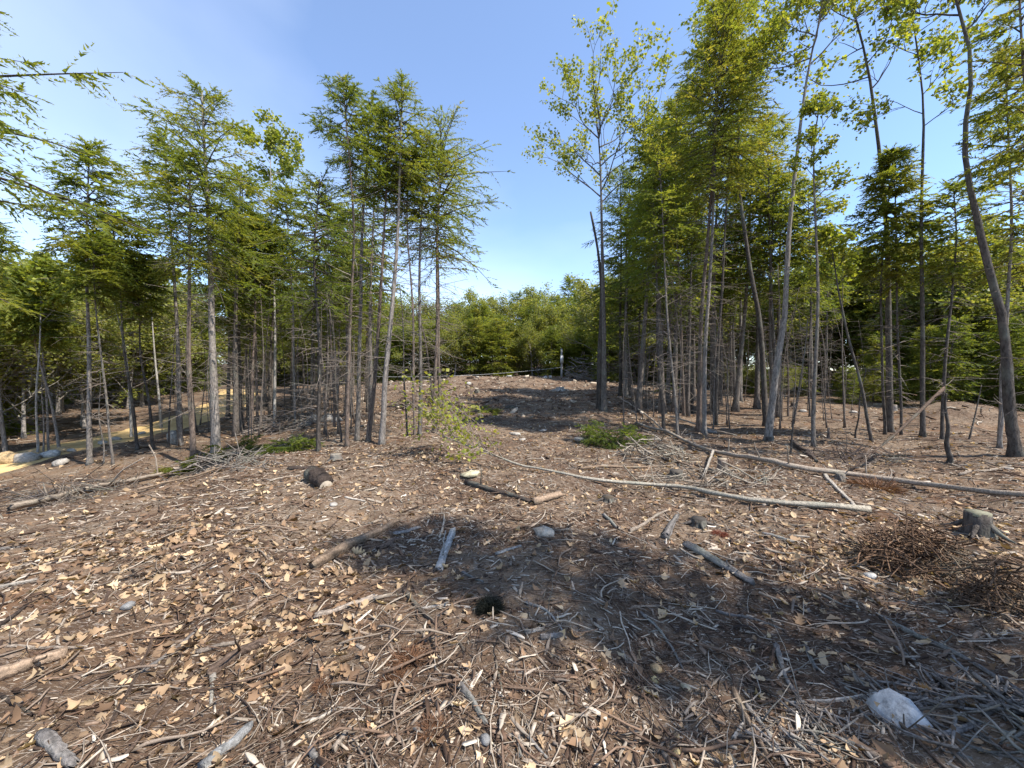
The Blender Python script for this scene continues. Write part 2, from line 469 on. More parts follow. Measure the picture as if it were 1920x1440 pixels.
BROADPAL = np.array([(.13, .17, .028), (.19, .23, .038), (.27, .29, .05), (.33, .31, .07)])
def leaf_cloud(rng, tips, per, spread, size, pal, hang=.35, bias=0.0):
    T = np.array([q for q, _ in tips]); k = np.repeat(np.arange(len(T)), per)
    p = T[k] + rng.normal(0, spread, (len(k), 3)); n = len(k)
    d = nrm(np.stack([rng.normal(size=n), rng.normal(size=n), rng.normal(-hang, .5, n)], -1))
    up = nrm(rng.normal(size=(n, 3)) + np.array([0, 0, .8])); w = nrm(np.cross(d, up)); nn = np.cross(w, d)
    s = size * rng.uniform(.6, 1.3, (n, 1))
    a = p; b = p + d * s * .55 + w * s * .42 + nn * s * .12; c = p + d * s; e = p + d * s * .55 - w * s * .42 + nn * s * .12
    V = np.stack([a, b, c, e], 1).reshape(-1, 3); i = np.arange(n)[:, None] * 4
    Fq = np.concatenate([i + [0, 1, 2], i + [0, 2, 3]])
    return V, Fq, np.repeat(pick_cols(rng, pal, n, bias), 4, 0)

def seg_tubes(segs, sides, col):
    Pp = np.array([s[0] for s in segs]); r0 = np.array([s[1] for s in segs]); r1 = np.array([s[2] for s in segs])
    t = np.linspace(0, 1, Pp.shape[1])
    return tubes(Pp, np.maximum(r0[:, None] * (1 - t) + r1[:, None] * t, .004), sides, col, False)

def px_line(base, pts):
    """trunk polyline from picture points, standing at the base's distance; returned local to base"""
    Yd = base[1]
    q = [base] + [at(u, v, Yd) for u, v in pts[1:]]
    q = np.array(q) - base
    q[:, 1] += np.linspace(0, 1, len(q)) ** 1.5 * RNG.normal(0, .25)
    line = smooth_line(q, 60)[[0, 1, 2, 3, 4, 6, 8, 11, 14, 17, 20, 23, 26, 29, 32, 36, 40, 44, 48, 52, 56, 59]]
    line[:, 2] = np.maximum.accumulate(line[:, 2] + np.arange(22) * 1e-4)
    line[0, 2] -= .12
    wv = np.linspace(0, 1, 22)
    for k in (0, 1): line[:, k] += .03 * np.sin(wv * RNG.uniform(6, 14) + RNG.uniform(0, 6)) * wv ** .5
    return line

BARKS = {'grey': (.27, .235, .205), 'pale': (.40, .37, .33), 'dark': (.095, .080, .068), 'brown': (.165, .125, .10), 'mid': (.17, .148, .128)}  # mid and dark lowered: the right stand's backlit shade is partly in the colour

def put_tree(sp, pts, w, cb=None, R=None, label='', bark='mid', cat='tree', name=None, group=None, seed=None, bias=0.0, dens=1.0, skew=0.0, dead=None, base=None, limbs=8, M=14):
    rng = np.random.default_rng(seed if seed is not None else int(RNG.integers(1 << 30)))
    b = P(*pts[0]) if base is None else np.array(base, float)
    dist = math.hypot(b[0], b[1]); k = b[1] / F; cosf = b[1] / dist
    line = px_line(b, pts)
    H = line[-1, 2]; r0 = w * k / 2 * cosf * .84
    nm = name or {'hemlock': 'hemlock_tree', 'maple': 'maple_tree', 'birch': 'birch_tree', 'snag': 'dead_tree'}[sp]
    t = thing(nm, label, cat, tuple(b), group)
    col = np.array(BARKS[bark]) * rng.uniform(.88, 1.12)
    obj('trunk', build_mesh('trunk', [trunk_geo(rng, line, r0, max(.012, r0 * .16) if sp != 'snag' else r0 * .35, col)], M_BARK, True), t)
    z0 = (at(pts[0][0], cb, b[1])[2] - b[2]) if cb is not None else H * .6
    if sp == 'hemlock':
        Rm = R * k * (1.18 if pts[0][0] < 900 else 1.05) * max(.78, cosf); leaf = min(.095, max(.042, .0048 * dist))
        nb = int(np.clip(42 + (H - z0) * 8, 42, 98) * dens)
        a, c = conifer_parts(rng, line, z0, H, Rm, nb, M, 16, leaf * (M / 14) ** .8, HEM, bias + .07, skew, gap=.22)
        obj('crown', build_mesh('crown', [a], M_LEAF), t)
        obj('branches', build_mesh('branches', [c], M_BARK), t)
        nd = int((dead if dead is not None else 34 * min(1.6, z0 / 4)) * 1.6)
        if nd > 3: obj('dead_twigs', build_mesh('dead_twigs', dead_twigs(rng, line, max(.6, z0 * .22), z0 * 1.12, nd, min(1.5, Rm * .95), .0075), M_BARK), t, kind='stuff')
    elif sp in ('maple', 'birch'):
        segs, tips = [], []
        Rm = R * k
        for j in range(limbs):
            z = z0 + (H - z0) * (j + rng.uniform(0, .8)) / limbs * .92
            p = line_at(line, np.array([z]))[0]; a = j * 2.4 + rng.uniform(-.5, .5); e = rng.uniform(.35, .9)
            f = 1 - .45 * (z - z0) / (H - z0)
            d = np.array([math.cos(a) * math.cos(e), math.sin(a) * math.cos(e), math.sin(e)])
            grow(rng, p, d, Rm * .62 * f * rng.uniform(.8, 1.15), max(.013, r0 * .22), 3 if Rm > 1 else 2, segs, tips, .62, .3, (1, 3))
        grow(rng, line[-2], nrm(line[-1] - line[-3]), Rm * .4, r0 * .2, 2, segs, tips)
        obj('branches', build_mesh('branches', [seg_tubes(segs, 4, col * .75)], M_BARK), t)
        leaf = min(.17, max(.06, .0068 * dist))
        obj('crown', build_mesh('crown', [leaf_cloud(rng, tips, max(1, int(5 * dens)), leaf * .8, leaf, BROADPAL, bias=bias)], M_BROAD), t)
        if dead: obj('dead_twigs', build_mesh('dead_twigs', dead_twigs(rng, line, .8, z0, dead, .8, .006), M_BARK), t, kind='stuff')
    else:
        nd = int(dead if dead is not None else 26)
        if nd: obj('dead_twigs', build_mesh('dead_twigs', dead_twigs(rng, line, H * .2, H, nd, min(1.1, H * .22), .0065), M_BARK), t, kind='stuff')
    return t

# ------------------------------------------------------------------ trees of the left stand
put_tree('hemlock', [(168, 870), (163, 560), (160, 275)], 17, 500, 78, 'tall straight hemlock with bare grey trunk standing alone nearest the dirt road', 'grey', dens=1.1)
put_tree('hemlock', [(405, 855), (398, 600), (388, 400), (381, 172)], 24, 520, 128, 'thick pale trunk and full yellow-green crown, largest hemlock of the left stand', 'grey', bias=.12, dens=1.25, dead=60)
put_tree('hemlock', [(338, 835), (333, 640), (320, 430), (308, 262)], 15, 500, 95, 'grey hemlock leaning slightly left, just left of the thickest pale trunk', 'grey', bias=.1)
put_tree('hemlock', [(362, 872), (358, 700), (356, 500), (362, 300)], 17, 470, 90, 'dark-trunked hemlock directly behind the thickest pale trunk', 'brown')
put_tree('hemlock', [(447, 800), (448, 600), (452, 450), (452, 330)], 9, 540, 70, 'slender straight hemlock right of the thickest pale trunk', 'brown', bias=.1)
put_tree('hemlock', [(597, 845), (599, 640), (590, 480), (598, 335)], 12, 575, 100, 'dark straight hemlock with a wide deep-green crown, trunk beside the green boughs', 'dark', bias=-.12, dens=1.2)
put_tree('hemlock', [(650, 837), (655, 700), (660, 550), (667, 440), (652, 172)], 11, 330, 62, 'hemlock with left-tilted top, leftmost of the four trunks in a row', 'brown', bias=-.1)
put_tree('hemlock', [(670, 827), (672, 680), (680, 550), (683, 440), (698, 195)], 12, 380, 58, 'second of the four leaning hemlock trunks in a row', 'mid', bias=-.05)
put_tree('hemlock', [(690, 828), (702, 723), (707, 607), (712, 440), (722, 205)], 13, 360, 55, 'third of the four leaning hemlock trunks, bending to the right', 'brown')
put_tree('hemlock', [(715, 833), (723, 697), (730, 607), (735, 440), (747, 136)], 15, 330, 70, 'pale leaning hemlock with the highest top of the middle group', 'grey', bias=.05, dens=1.1)
put_tree('hemlock', [(787, 817), (788, 640), (786, 440), (793, 255)], 10, 430, 65, 'grey hemlock behind the leafy fallen birch, left of the tall pair', 'mid', bias=.05)
put_tree('hemlock', [(777, 817), (776, 640), (763, 440), (768, 290)], 7, 400, 42, 'thin hemlock curving left behind the leafy fallen birch', 'brown')
put_tree('hemlock', [(815, 810), (817, 640), (820, 440), (822, 228)], 10, 500, 105, 'hemlock with long right-hand branches at the edge of the open lane', 'brown', bias=.08, skew=.05, dens=1.25)
put_tree('hemlock', [(825, 783), (823, 600), (822, 440), (838, 300)], 8, 480, 78, 'rearmost of the paired hemlock trunks at the edge of the open lane', 'brown', skew=.1)
put_tree('snag', [(763, 817), (757, 640), (750, 540)], 5, label='thin bare dead pole left of the paired hemlocks', bark='dark')
put_tree('snag', [(813, 773), (803, 673), (793, 623), (778, 570)], 6, label='thin dead stem curving left between the paired hemlock trunks', bark='dark')
put_tree('birch', [(515, 800), (513, 600), (508, 450), (500, 235)], 8, 380, 75, 'pale sparse-leaved birch whose top shows above the left hemlocks', 'pale', limbs=7)
put_tree('birch', [(70, 858), (66, 740), (65, 620), (60, 500)], 8, 620, 60, 'thin white birch trunk at the far left beyond the road', 'pale', limbs=6, dead=20)
put_tree('hemlock', [(112, 845), (98, 740), (85, 650), (78, 520)], 9, 640, 55, 'pale leaning trunk, right one of the clump at far left', 'grey', dead=40)
put_tree('hemlock', [(92, 847), (88, 740), (86, 640), (84, 530)], 7, 640, 50, 'pale slender trunk, middle one of the clump at far left', 'grey', dead=40)
put_tree('snag', [(82, 849), (75, 740), (72, 680)], 6, label='short dead pale stem, left one of the clump at far left', bark='grey')
put_tree('hemlock', [(10, 850), (3, 740), (-2, 640), (-8, 430)], 15, 620, 80, 'grey trunk cut by the left edge of the picture', 'grey', dead=50)
put_tree('birch', [(247, 820), (242, 700), (236, 640), (215, 560), (200, 480)], 9, 600, 60, 'pale crooked forked birch beside the road', 'pale', limbs=6, dead=24)
put_tree('hemlock', [(258, 842), (252, 740), (246, 640), (240, 420)], 10, 560, 70, 'dark trunk just right of the pale forked birch', 'dark', dead=40)
put_tree('hemlock', [(288, 842), (276, 740), (263, 657), (250, 480)], 9, 600, 60, 'dark leaning trunk in front of the white-barked birch', 'dark', dead=36)
put_tree('birch', [(303, 803), (296, 720), (289, 647), (284, 520)], 8, 560, 55, 'white-barked birch on the far side of the dirt road', 'pale', limbs=6)
put_tree('hemlock', [(212, 870), (204, 760), (197, 700), (188, 450)], 8, 560, 60, 'grey slender hemlock right of the lone tall one by the road', 'mid', dead=44)
put_tree('snag', [(196, 868), (182, 790), (172, 700)], 5, label='thin leaning dead stem touching the lone tall hemlock by the road', bark='mid')
put_tree('snag', [(316, 840), (314, 740), (312, 620)], 6, label='thin dark dead stem left of the slash pile', bark='dark')
put_tree('hemlock', [(470, 815), (472, 700), (470, 560), (466, 400)], 11, 520, 62, 'brown trunk behind the slash, left of a close pair', 'brown', bias=.05)
put_tree('hemlock', [(485, 810), (482, 700), (484, 560), (490, 430)], 8, 540, 50, 'brown trunk behind the slash, right of a close pair', 'brown')
put_tree('hemlock', [(505, 795), (506, 700), (512, 560), (515, 420)], 8, 540, 55, 'dark thin hemlock standing before the distant bright gap in the wood', 'dark', bias=.05)
put_tree('hemlock', [(553, 800), (552, 640), (548, 500), (545, 360)], 6, 520, 52, 'pale thin pole right of the bright gap in the wood', 'grey', bias=.1)
put_tree('hemlock', [(627, 800), (622, 640), (616, 520), (612, 380)], 6, 520, 50, 'thin brown pole left of the four leaning trunks', 'brown')
put_tree('snag', [(640, 830), (632, 740), (622, 600), (618, 500)], 5, label='dark bent dead stem touching the leftmost of the four leaning trunks', bark='dark')
put_tree('snag', [(613, 815), (610, 700), (606, 600)], 4, label='thin dead stem right of the wide dark hemlock', bark='brown')
put_tree('hemlock', [(-215, 900), (-215, 500), (-220, -60)], 30, 470, 330, 'hemlock outside the left edge whose long boughs reach into the sky', 'grey', base=(-10.5, 6.2, float(gh(-10.5, 6.2))), dens=.8, skew=.2, bias=.05, M=19)

# ------------------------------------------------------------------ trees of the right stand
m1 = put_tree('maple', [(1133, 772), (1132, 640), (1130, 480), (1128, 310), (1124, 225)], 15, 385, 180, 'tall young maple with sparse yellow leaves at the edge of the lane', 'mid', limbs=11, bias=.1, seed=11, dens=1.25)
put_tree('snag', [(1123, 768), (1125, 640), (1127, 540), (1119, 465), (1106, 402)], 12, label='broken second trunk growing beside the sparse yellow maple', bark='dark', dead=8)
put_tree('hemlock', [(1163, 742), (1163, 600), (1162, 440), (1160, 330)], 9, 640, 75, 'dark hemlock just right of the sparse maple', 'dark', bias=-.1)
put_tree('hemlock', [(1174, 745), (1173, 600), (1174, 440), (1185, 320)], 10, 620, 70, 'greyer hemlock of the pair right of the sparse maple', 'mid', bias=-.1)
put_tree('hemlock', [(1196, 745), (1200, 600), (1207, 480), (1212, 350)], 6, 600, 62, 'slender leaning hemlock third from the sparse maple', 'brown')
put_tree('hemlock', [(1245, 808), (1232, 640), (1225, 480), (1222, 330)], 9, 560, 75, 'hemlock leaning left behind the low green boughs', 'dark', bias=-.05)
put_tree('hemlock', [(1271, 817), (1258, 640), (1250, 440), (1246, 250)], 7, 480, 70, 'thin pale hemlock leaning left above the long fallen trunk', 'mid', bias=.05)
put_tree('hemlock', [(1282, 780), (1276, 600), (1264, 440), (1262, 200)], 8, 460, 75, 'brown hemlock half hidden between two thinner ones', 'brown', bias=.05)
put_tree('hemlock', [(1298, 775), (1295, 600), (1290, 440), (1292, 160)], 8, 420, 80, 'dark hemlock left of the twin tall trunks', 'dark', bias=.08)
put_tree('hemlock', [(1309, 810), (1313, 600), (1319, 440), (1328, 200), (1335, 45)], 13, 380, 112, 'left one of the twin tall trunks under the fullest crown', 'brown', bias=.2, dens=1.5)
put_tree('hemlock', [(1320, 814), (1323, 658), (1330, 555), (1337, 440), (1352, 200), (1372, 30)], 12, 360, 105, 'right, paler one of the twin tall trunks under the fullest crown', 'grey', bias=.22, dens=1.5)
put_tree('hemlock', [(1342, 797), (1350, 600), (1362, 440), (1385, 90)], 9, 330, 95, 'dark trunk close behind the twin tall trunks', 'dark', bias=.18, dens=1.3)
put_tree('hemlock', [(1388, 752), (1390, 600), (1393, 440), (1405, 180)], 9, 420, 85, 'straight mottled trunk standing alone in the middle of the right stand', 'mid', bias=.1)
put_tree('maple', [(1436, 800), (1427, 600), (1415, 532), (1404, 440), (1392, 330), (1400, 30)], 15, 200, 120, 'dark curving trunk crossing the leaning grey one', 'dark', limbs=8, bias=-.05)
put_tree('maple', [(1440, 828), (1456, 669), (1470, 600), (1479, 463), (1507, 200), (1520, 110), (1550, -10)], 19, 130, 130, 'tall grey maple leaning right with crooked top branches', 'grey', limbs=8)
put_tree('hemlock', [(1459, 783), (1446, 560), (1441, 440), (1440, 230)], 11, 480, 85, 'dark straight hemlock behind the leaning grey maple', 'dark', bias=.12)
put_tree('snag', [(1482, 849), (1488, 780), (1500, 690), (1510, 600)], 5, label='thin bare dark stem in front of the right stand, leaning right', bark='dark')
put_tree('snag', [(1478, 782), (1480, 700), (1478, 600)], 6, label='thin reddish dead stem right of the leaning grey maple', bark='brown')
put_tree('birch', [(1525, 838), (1531, 680), (1537, 555), (1541, 440), (1545, 250), (1565, 165)], 12, 420, 62, 'grey trunk hung with bright green leaves in front of the right stand', 'mid', limbs=10, dens=1.2, dead=20)
put_tree('hemlock', [(1518, 782), (1520, 640), (1528, 500), (1530, 330)], 6, 560, 60, 'thin dark hemlock behind the trunk hung with bright leaves', 'dark')
put_tree('birch', [(1634, 828), (1620, 740), (1608, 680), (1594, 612), (1576, 532), (1566, 440)], 10, 540, 55, 'dark crooked tree bending left with bright green leaves', 'dark', limbs=7, dens=1.3)
put_tree('snag', [(1604, 822), (1602, 760), (1601, 690)], 5, label='short dark dead sapling beside the crooked left-bending tree', bark='dark')
put_tree('hemlock', [(1659, 815), (1650, 640), (1645, 555), (1647, 440), (1650, 300)], 9, 520, 75, 'slim dark trunk, left one of the close trio', 'dark', bias=.1)
put_tree('maple', [(1668, 811), (1667, 640), (1666, 467), (1647, 267), (1630, 117), (1600, 0), (1590, -80)], 20, 180, 120, 'tall dark maple bending left above the close trio', 'dark', limbs=8, dens=.7)
put_tree('hemlock', [(1690, 815), (1684, 640), (1680, 500), (1675, 350), (1672, 290)], 8, 540, 80, 'dark hemlock, right one of the close trio', 'dark', bias=.15)
put_tree('maple', [(1730, 818), (1732, 640), (1735, 467), (1741, 200), (1730, 50), (1722, -60)], 14, 250, 110, 'slender straight tree standing alone against the blue gap', 'dark', limbs=8, dens=.6)
put_tree('hemlock', [(1766, 824), (1775, 720), (1786, 620), (1803, 511), (1822, 440), (1832, 330)], 11, 520, 70, 'dark trunk leaning right behind the broken snag', 'dark', dead=40, bias=.1)
put_tree('snag', [(1780, 868), (1777, 800), (1772, 738)], 17, label='short thick broken snag holding up the fallen pole', bark='dark', dead=5)
put_tree('snag', [(1817, 824), (1832, 775), (1846, 722)], 6, label='thin dark leaning dead stem right of the broken snag', bark='dark', dead=6)
put_tree('maple', [(1903, 855), (1890, 700), (1879, 600), (1856, 532), (1835, 440), (1830, 400), (1812, 317), (1813, 233), (1828, 133), (1812, 60), (1787, 0), (1770, -80)], 36, 60, 130, 'thick dark snake-curved trunk nearest the right edge', 'dark', limbs=6, dens=.7)
put_tree('hemlock', [(1875, 842), (1876, 700), (1890, 600), (1898, 440), (1892, 160), (1890, 90)], 14, 520, 85, 'grey straight trunk just behind the snake-curved trunk', 'grey', bias=.15)
put_tree('hemlock', [(1960, 880), (1955, 600), (1950, 300), (1945, -60)], 20, 330, 110, 'hemlock with yellow-green boughs entering at the right edge', 'brown', bias=.25)

# trees outside the frame on the right whose shade falls across the foreground
for k, (x, y, h, r) in enumerate(((6.3, .0, 12.2, 1.2), (8.6, -2.4, 9.6, .8))):
    rng = np.random.default_rng(50 + k); b = np.array([x, y, float(gh(x, y))])
    line = smooth_line([(0, 0, -.1), (.1, .1, h * .4), (0, .05, h)], 22)
    t = thing('hemlock_tree', ['hemlock outside the frame shading the foreground', 'rear hemlock outside the frame shading the foreground'][k], 'tree', tuple(b))
    obj('trunk', build_mesh('trunk', [trunk_geo(rng, line, .16, .03, BARKS['mid'])], M_BARK, True), t)
    a, c = conifer_parts(rng, line, h * .45, h, r, 80 - 30 * k, 14, 14, .10)
    obj('crown', build_mesh('crown', [a], M_LEAF), t); obj('branches', build_mesh('branches', [c], M_BARK), t)

# ------------------------------------------------------------------ background wood (copies of a few kinds)
def proto_conifer(seed, H, R, cb, pal, bias, leaf=.2, nb=115):
    rng = np.random.default_rng(seed)
    line = smooth_line([(0, 0, -.2), (rng.normal(0, .1), rng.normal(0, .1), H * .5), (rng.normal(0, .15), rng.normal(0, .15), H)], 14)
    a, c = conifer_parts(rng, line, H * cb, H, R, nb, 11, 10, leaf, pal, bias, 0, .5, gap=0)
    return [('trunk', build_mesh('trunk', [trunk_geo(rng, line, .13, .02, (.16, .135, .115), 6)], M_BARK, True), None),
            ('crown', build_mesh('crown', [a], M_LEAF), None), ('branches', build_mesh('branches', [c] + dead_twigs(rng, line, .6, H * max(cb, .3), 26, 1.2, .012), M_BARK), None)]
def proto_broad(seed, H, R, pal, leaf, per, bias):
    rng = np.random.default_rng(seed)
    line = smooth_line([(0, 0, -.2), (rng.normal(0, .2), rng.normal(0, .2), H * .5), (rng.normal(0, .3), rng.normal(0, .3), H * .85)], 14)
    segs, tips = [], []
    for j in range(14):
        z = H * (.12 + .70 * j / 14); p = line_at(line, np.array([z]))[0]; a = j * 2.4 + rng.uniform(-.4, .4); e = rng.uniform(.5, 1.1)
        grow(rng, p, np.array([math.cos(a) * math.cos(e), math.sin(a) * math.cos(e), math.sin(e)]), R * .75 * (1.1 - .4 * j / 14), .06, 3, segs, tips, .55, .4, (1, 3))
    return [('trunk', build_mesh('trunk', [trunk_geo(rng, line, .12, .03, (.30, .27, .24), 6)], M_BARK, True), None),
            ('crown', build_mesh('crown', [leaf_cloud(rng, tips, per, .26, leaf, pal, bias=bias)], M_BROAD), None),
            ('branches', build_mesh('branches', [seg_tubes(segs, 3, (.27, .24, .2))], M_BARK), None)]
FARPAL = np.array([(.115, .150, .036), (.175, .205, .050), (.245, .262, .072), (.30, .275, .10)])
protos = {
    'conifer': [proto_conifer(201 + k, 10, 2.1, cb, HEM, -.02 + .07 * k, .2) for k, cb in enumerate((.0, .03, .12, .02))],
    'broad': [proto_broad(301 + k, 10, 3.2, FARPAL, .17, 7, .0 + .06 * k) for k in range(4)],
    'pole': [proto_conifer(401 + k, 11, 1.5, .5, HEM, .05, .15, 48) for k in range(3)],
}
def put_copy(kind, x, y, h, label, name, group, rng, wide=1.0):
    pr = protos[kind][rng.integers(len(protos[kind]))]
    t = thing(name, label, 'tree', (x, y, float(gh(x, y)) - .05), group)
    s = h / 10.0
    t.rotation_euler = (rng.normal(0, .025), rng.normal(0, .025), rng.uniform(0, 2 * pi)); t.scale = (s * wide, s * wide, s)
    for nm, me, _ in pr: obj(nm, me, t)
    return t
rng = np.random.default_rng(77)
def row(n, u0, u1, y0, y1, h0, h1, mix, label_c, label_b, group, wide=1.0):
    us = np.linspace(u0, u1, n) + rng.uniform(-.5, .5, n) * (u1 - u0) / n
    for u in us:
        y = rng.uniform(y0, y1); x = (u - CU) / F * y; h = rng.uniform(h0, h1)
        kd = 'conifer' if rng.uniform() < mix else 'broad'
        put_copy(kd, x, y, h, label_c if kd == 'conifer' else label_b, 'hemlock_tree' if kd == 'conifer' else 'broadleaf_tree', group + (' evergreens' if kd == 'conifer' else ' leafy trees'), rng, wide)
row(46, 520, 1320, 45, 49, 4, 7, .8, 'dark evergreen in the wood behind the far crest', 'light green leafy tree in the wood behind the far crest', 'wood behind the far crest', 1.35)
row(34, 500, 1340, 50, 54, 6, 9.5, .5, 'dark evergreen in the wood behind the far crest', 'light green leafy tree in the wood behind the far crest', 'wood behind the far crest', 1.25)
row(34, 500, 1350, 54, 66, 10, 12.5, .12, 'dark evergreen in the wood behind the far crest', 'light green leafy tree in the wood behind the far crest', 'wood behind the far crest', 1.2)
put_copy('conifer', at(1063, 600, 60)[0], 60, 14.2, 'pointed pine rising above the far wood, left and taller of two', 'pine_tree', None, rng, .8)
put_copy('conifer', at(1086, 600, 62)[0], 62, 13.8, 'pointed pine rising above the far wood, right and smaller of two', 'pine_tree', None, rng, .7)
# wood beyond the road on the left
for k in range(62):
    y = rng.uniform(5, 44); x = road_x(y) - rng.uniform(3.4, 9 + y * .15)
    h = rng.uniform(5, 7.5) if y < 22 else rng.uniform(7, 10); kd = 'conifer' if rng.uniform() < .33 else 'broad'
    put_copy(kd, x, y, h, 'dark evergreen in the wood beyond the dirt road' if kd == 'conifer' else 'leafy tree in the wood beyond the dirt road', 'hemlock_tree' if kd == 'conifer' else 'broadleaf_tree', 'wood beyond the dirt road ' + kd, rng, 1.15)
for k in range(26):
    y = rng.uniform(16, 44); x = road_x(y) - rng.uniform(9, 18)
    put_copy('broad', x, y, rng.uniform(8, 10.5), 'leafy tree in the wood beyond the dirt road', 'broadleaf_tree', 'wood beyond the dirt road broad', rng, 1.2)
row(16, 300, 620, 43, 50, 6, 10, .4, 'dark evergreen in the wood at the far end of the dirt road', 'leafy tree in the wood at the far end of the dirt road', 'wood at the road end', 1.3)
# poles between the left stand and the crest
for k in range(44):
    u = rng.uniform(425, 705); y = rng.uniform(14, 36); x = (u - CU) / F * y
    if abs(x - road_x(y)) < 2.2: continue
    put_copy('pole', x, y, rng.uniform(6.5, 9.5), 'slender bare-stemmed hemlock deep inside the left stand', 'hemlock_tree', 'slender hemlocks inside the left stand', rng)
for k in range(22):
    u = rng.uniform(1180, 1560); y = rng.uniform(17, 27); x = (u - CU) / F * y
    put_copy('pole', x, y, rng.uniform(7.5, 12), 'slender bare-stemmed hemlock deep inside the right stand', 'hemlock_tree', 'slender hemlocks inside the right stand', rng)
def proto_stem(seed, H):
    rng = np.random.default_rng(seed)
    line = smooth_line([(0, 0, -.1), (rng.normal(0, .2), rng.normal(0, .2), H * .5), (rng.normal(0, .45), rng.normal(0, .45), H)], 12)
    return [('trunk', build_mesh('trunk', [trunk_geo(rng, line, .035, .008, (.17, .14, .118), 6)], M_BARK, True), None),
            ('dead_twigs', build_mesh('dead_twigs', dead_twigs(rng, line, H * .12, H, 34, 1.0, .0075), M_BARK), None)]
protos['stem'] = [proto_stem(500 + k, 10) for k in range(6)]
for side, (u0, u1, y0, y1, cnt) in {'left': (300, 710, 12, 28, 46), 'right': (1150, 1620, 12, 26, 46)}.items():
    for k in range(cnt):
        u = rng.uniform(u0, u1); y = rng.uniform(y0, y1); x = (u - CU) / F * y
        if abs(x - road_x(y)) < 2.2: continue
        put_copy('stem', x, y, rng.uniform(2.5, 6.5), 'thin dead twiggy stem inside the %s stand' % side, 'dead_sapling', 'thin dead stems inside the %s stand' % side, rng, 1.5)
# wood behind the right clearing
for k in range(80):
    a = rng.uniform(.22, 1.08); d = rng.uniform(36, 54); x = math.sin(a) * d; y = math.cos(a) * d
    kd = 'conifer' if rng.uniform() < .35 else 'broad'
    put_copy(kd, x, y, rng.uniform(7, 10.5), 'dark evergreen in the wood behind the right-hand clearing' if kd == 'conifer' else 'leafy tree in the wood behind the right-hand clearing', 'hemlock_tree' if kd == 'conifer' else 'broadleaf_tree', 'wood behind the right clearing ' + kd, rng, 1.25)
for k in range(18):
    a = rng.uniform(.74, 1.12); d = rng.uniform(29, 36); x = math.sin(a) * d; y = math.cos(a) * d
    put_copy('conifer', x, y, rng.uniform(3.5, 6.0), 'mid-height hemlock at the edge of the right-hand clearing', 'hemlock_tree', 'hemlocks at the right clearing edge', rng, 1.1)
for k in range(22):
    a = rng.uniform(.5, 1.0); d = rng.uniform(29, 34); x = math.sin(a) * d; y = math.cos(a) * d
    put_copy('conifer' if k % 2 else 'broad', x, y, rng.uniform(1.0, 2.2), 'low brush at the back of the right-hand clearing', 'shrub', 'low brush behind the right clearing', rng, 1.6)['category'] = 'shrub'

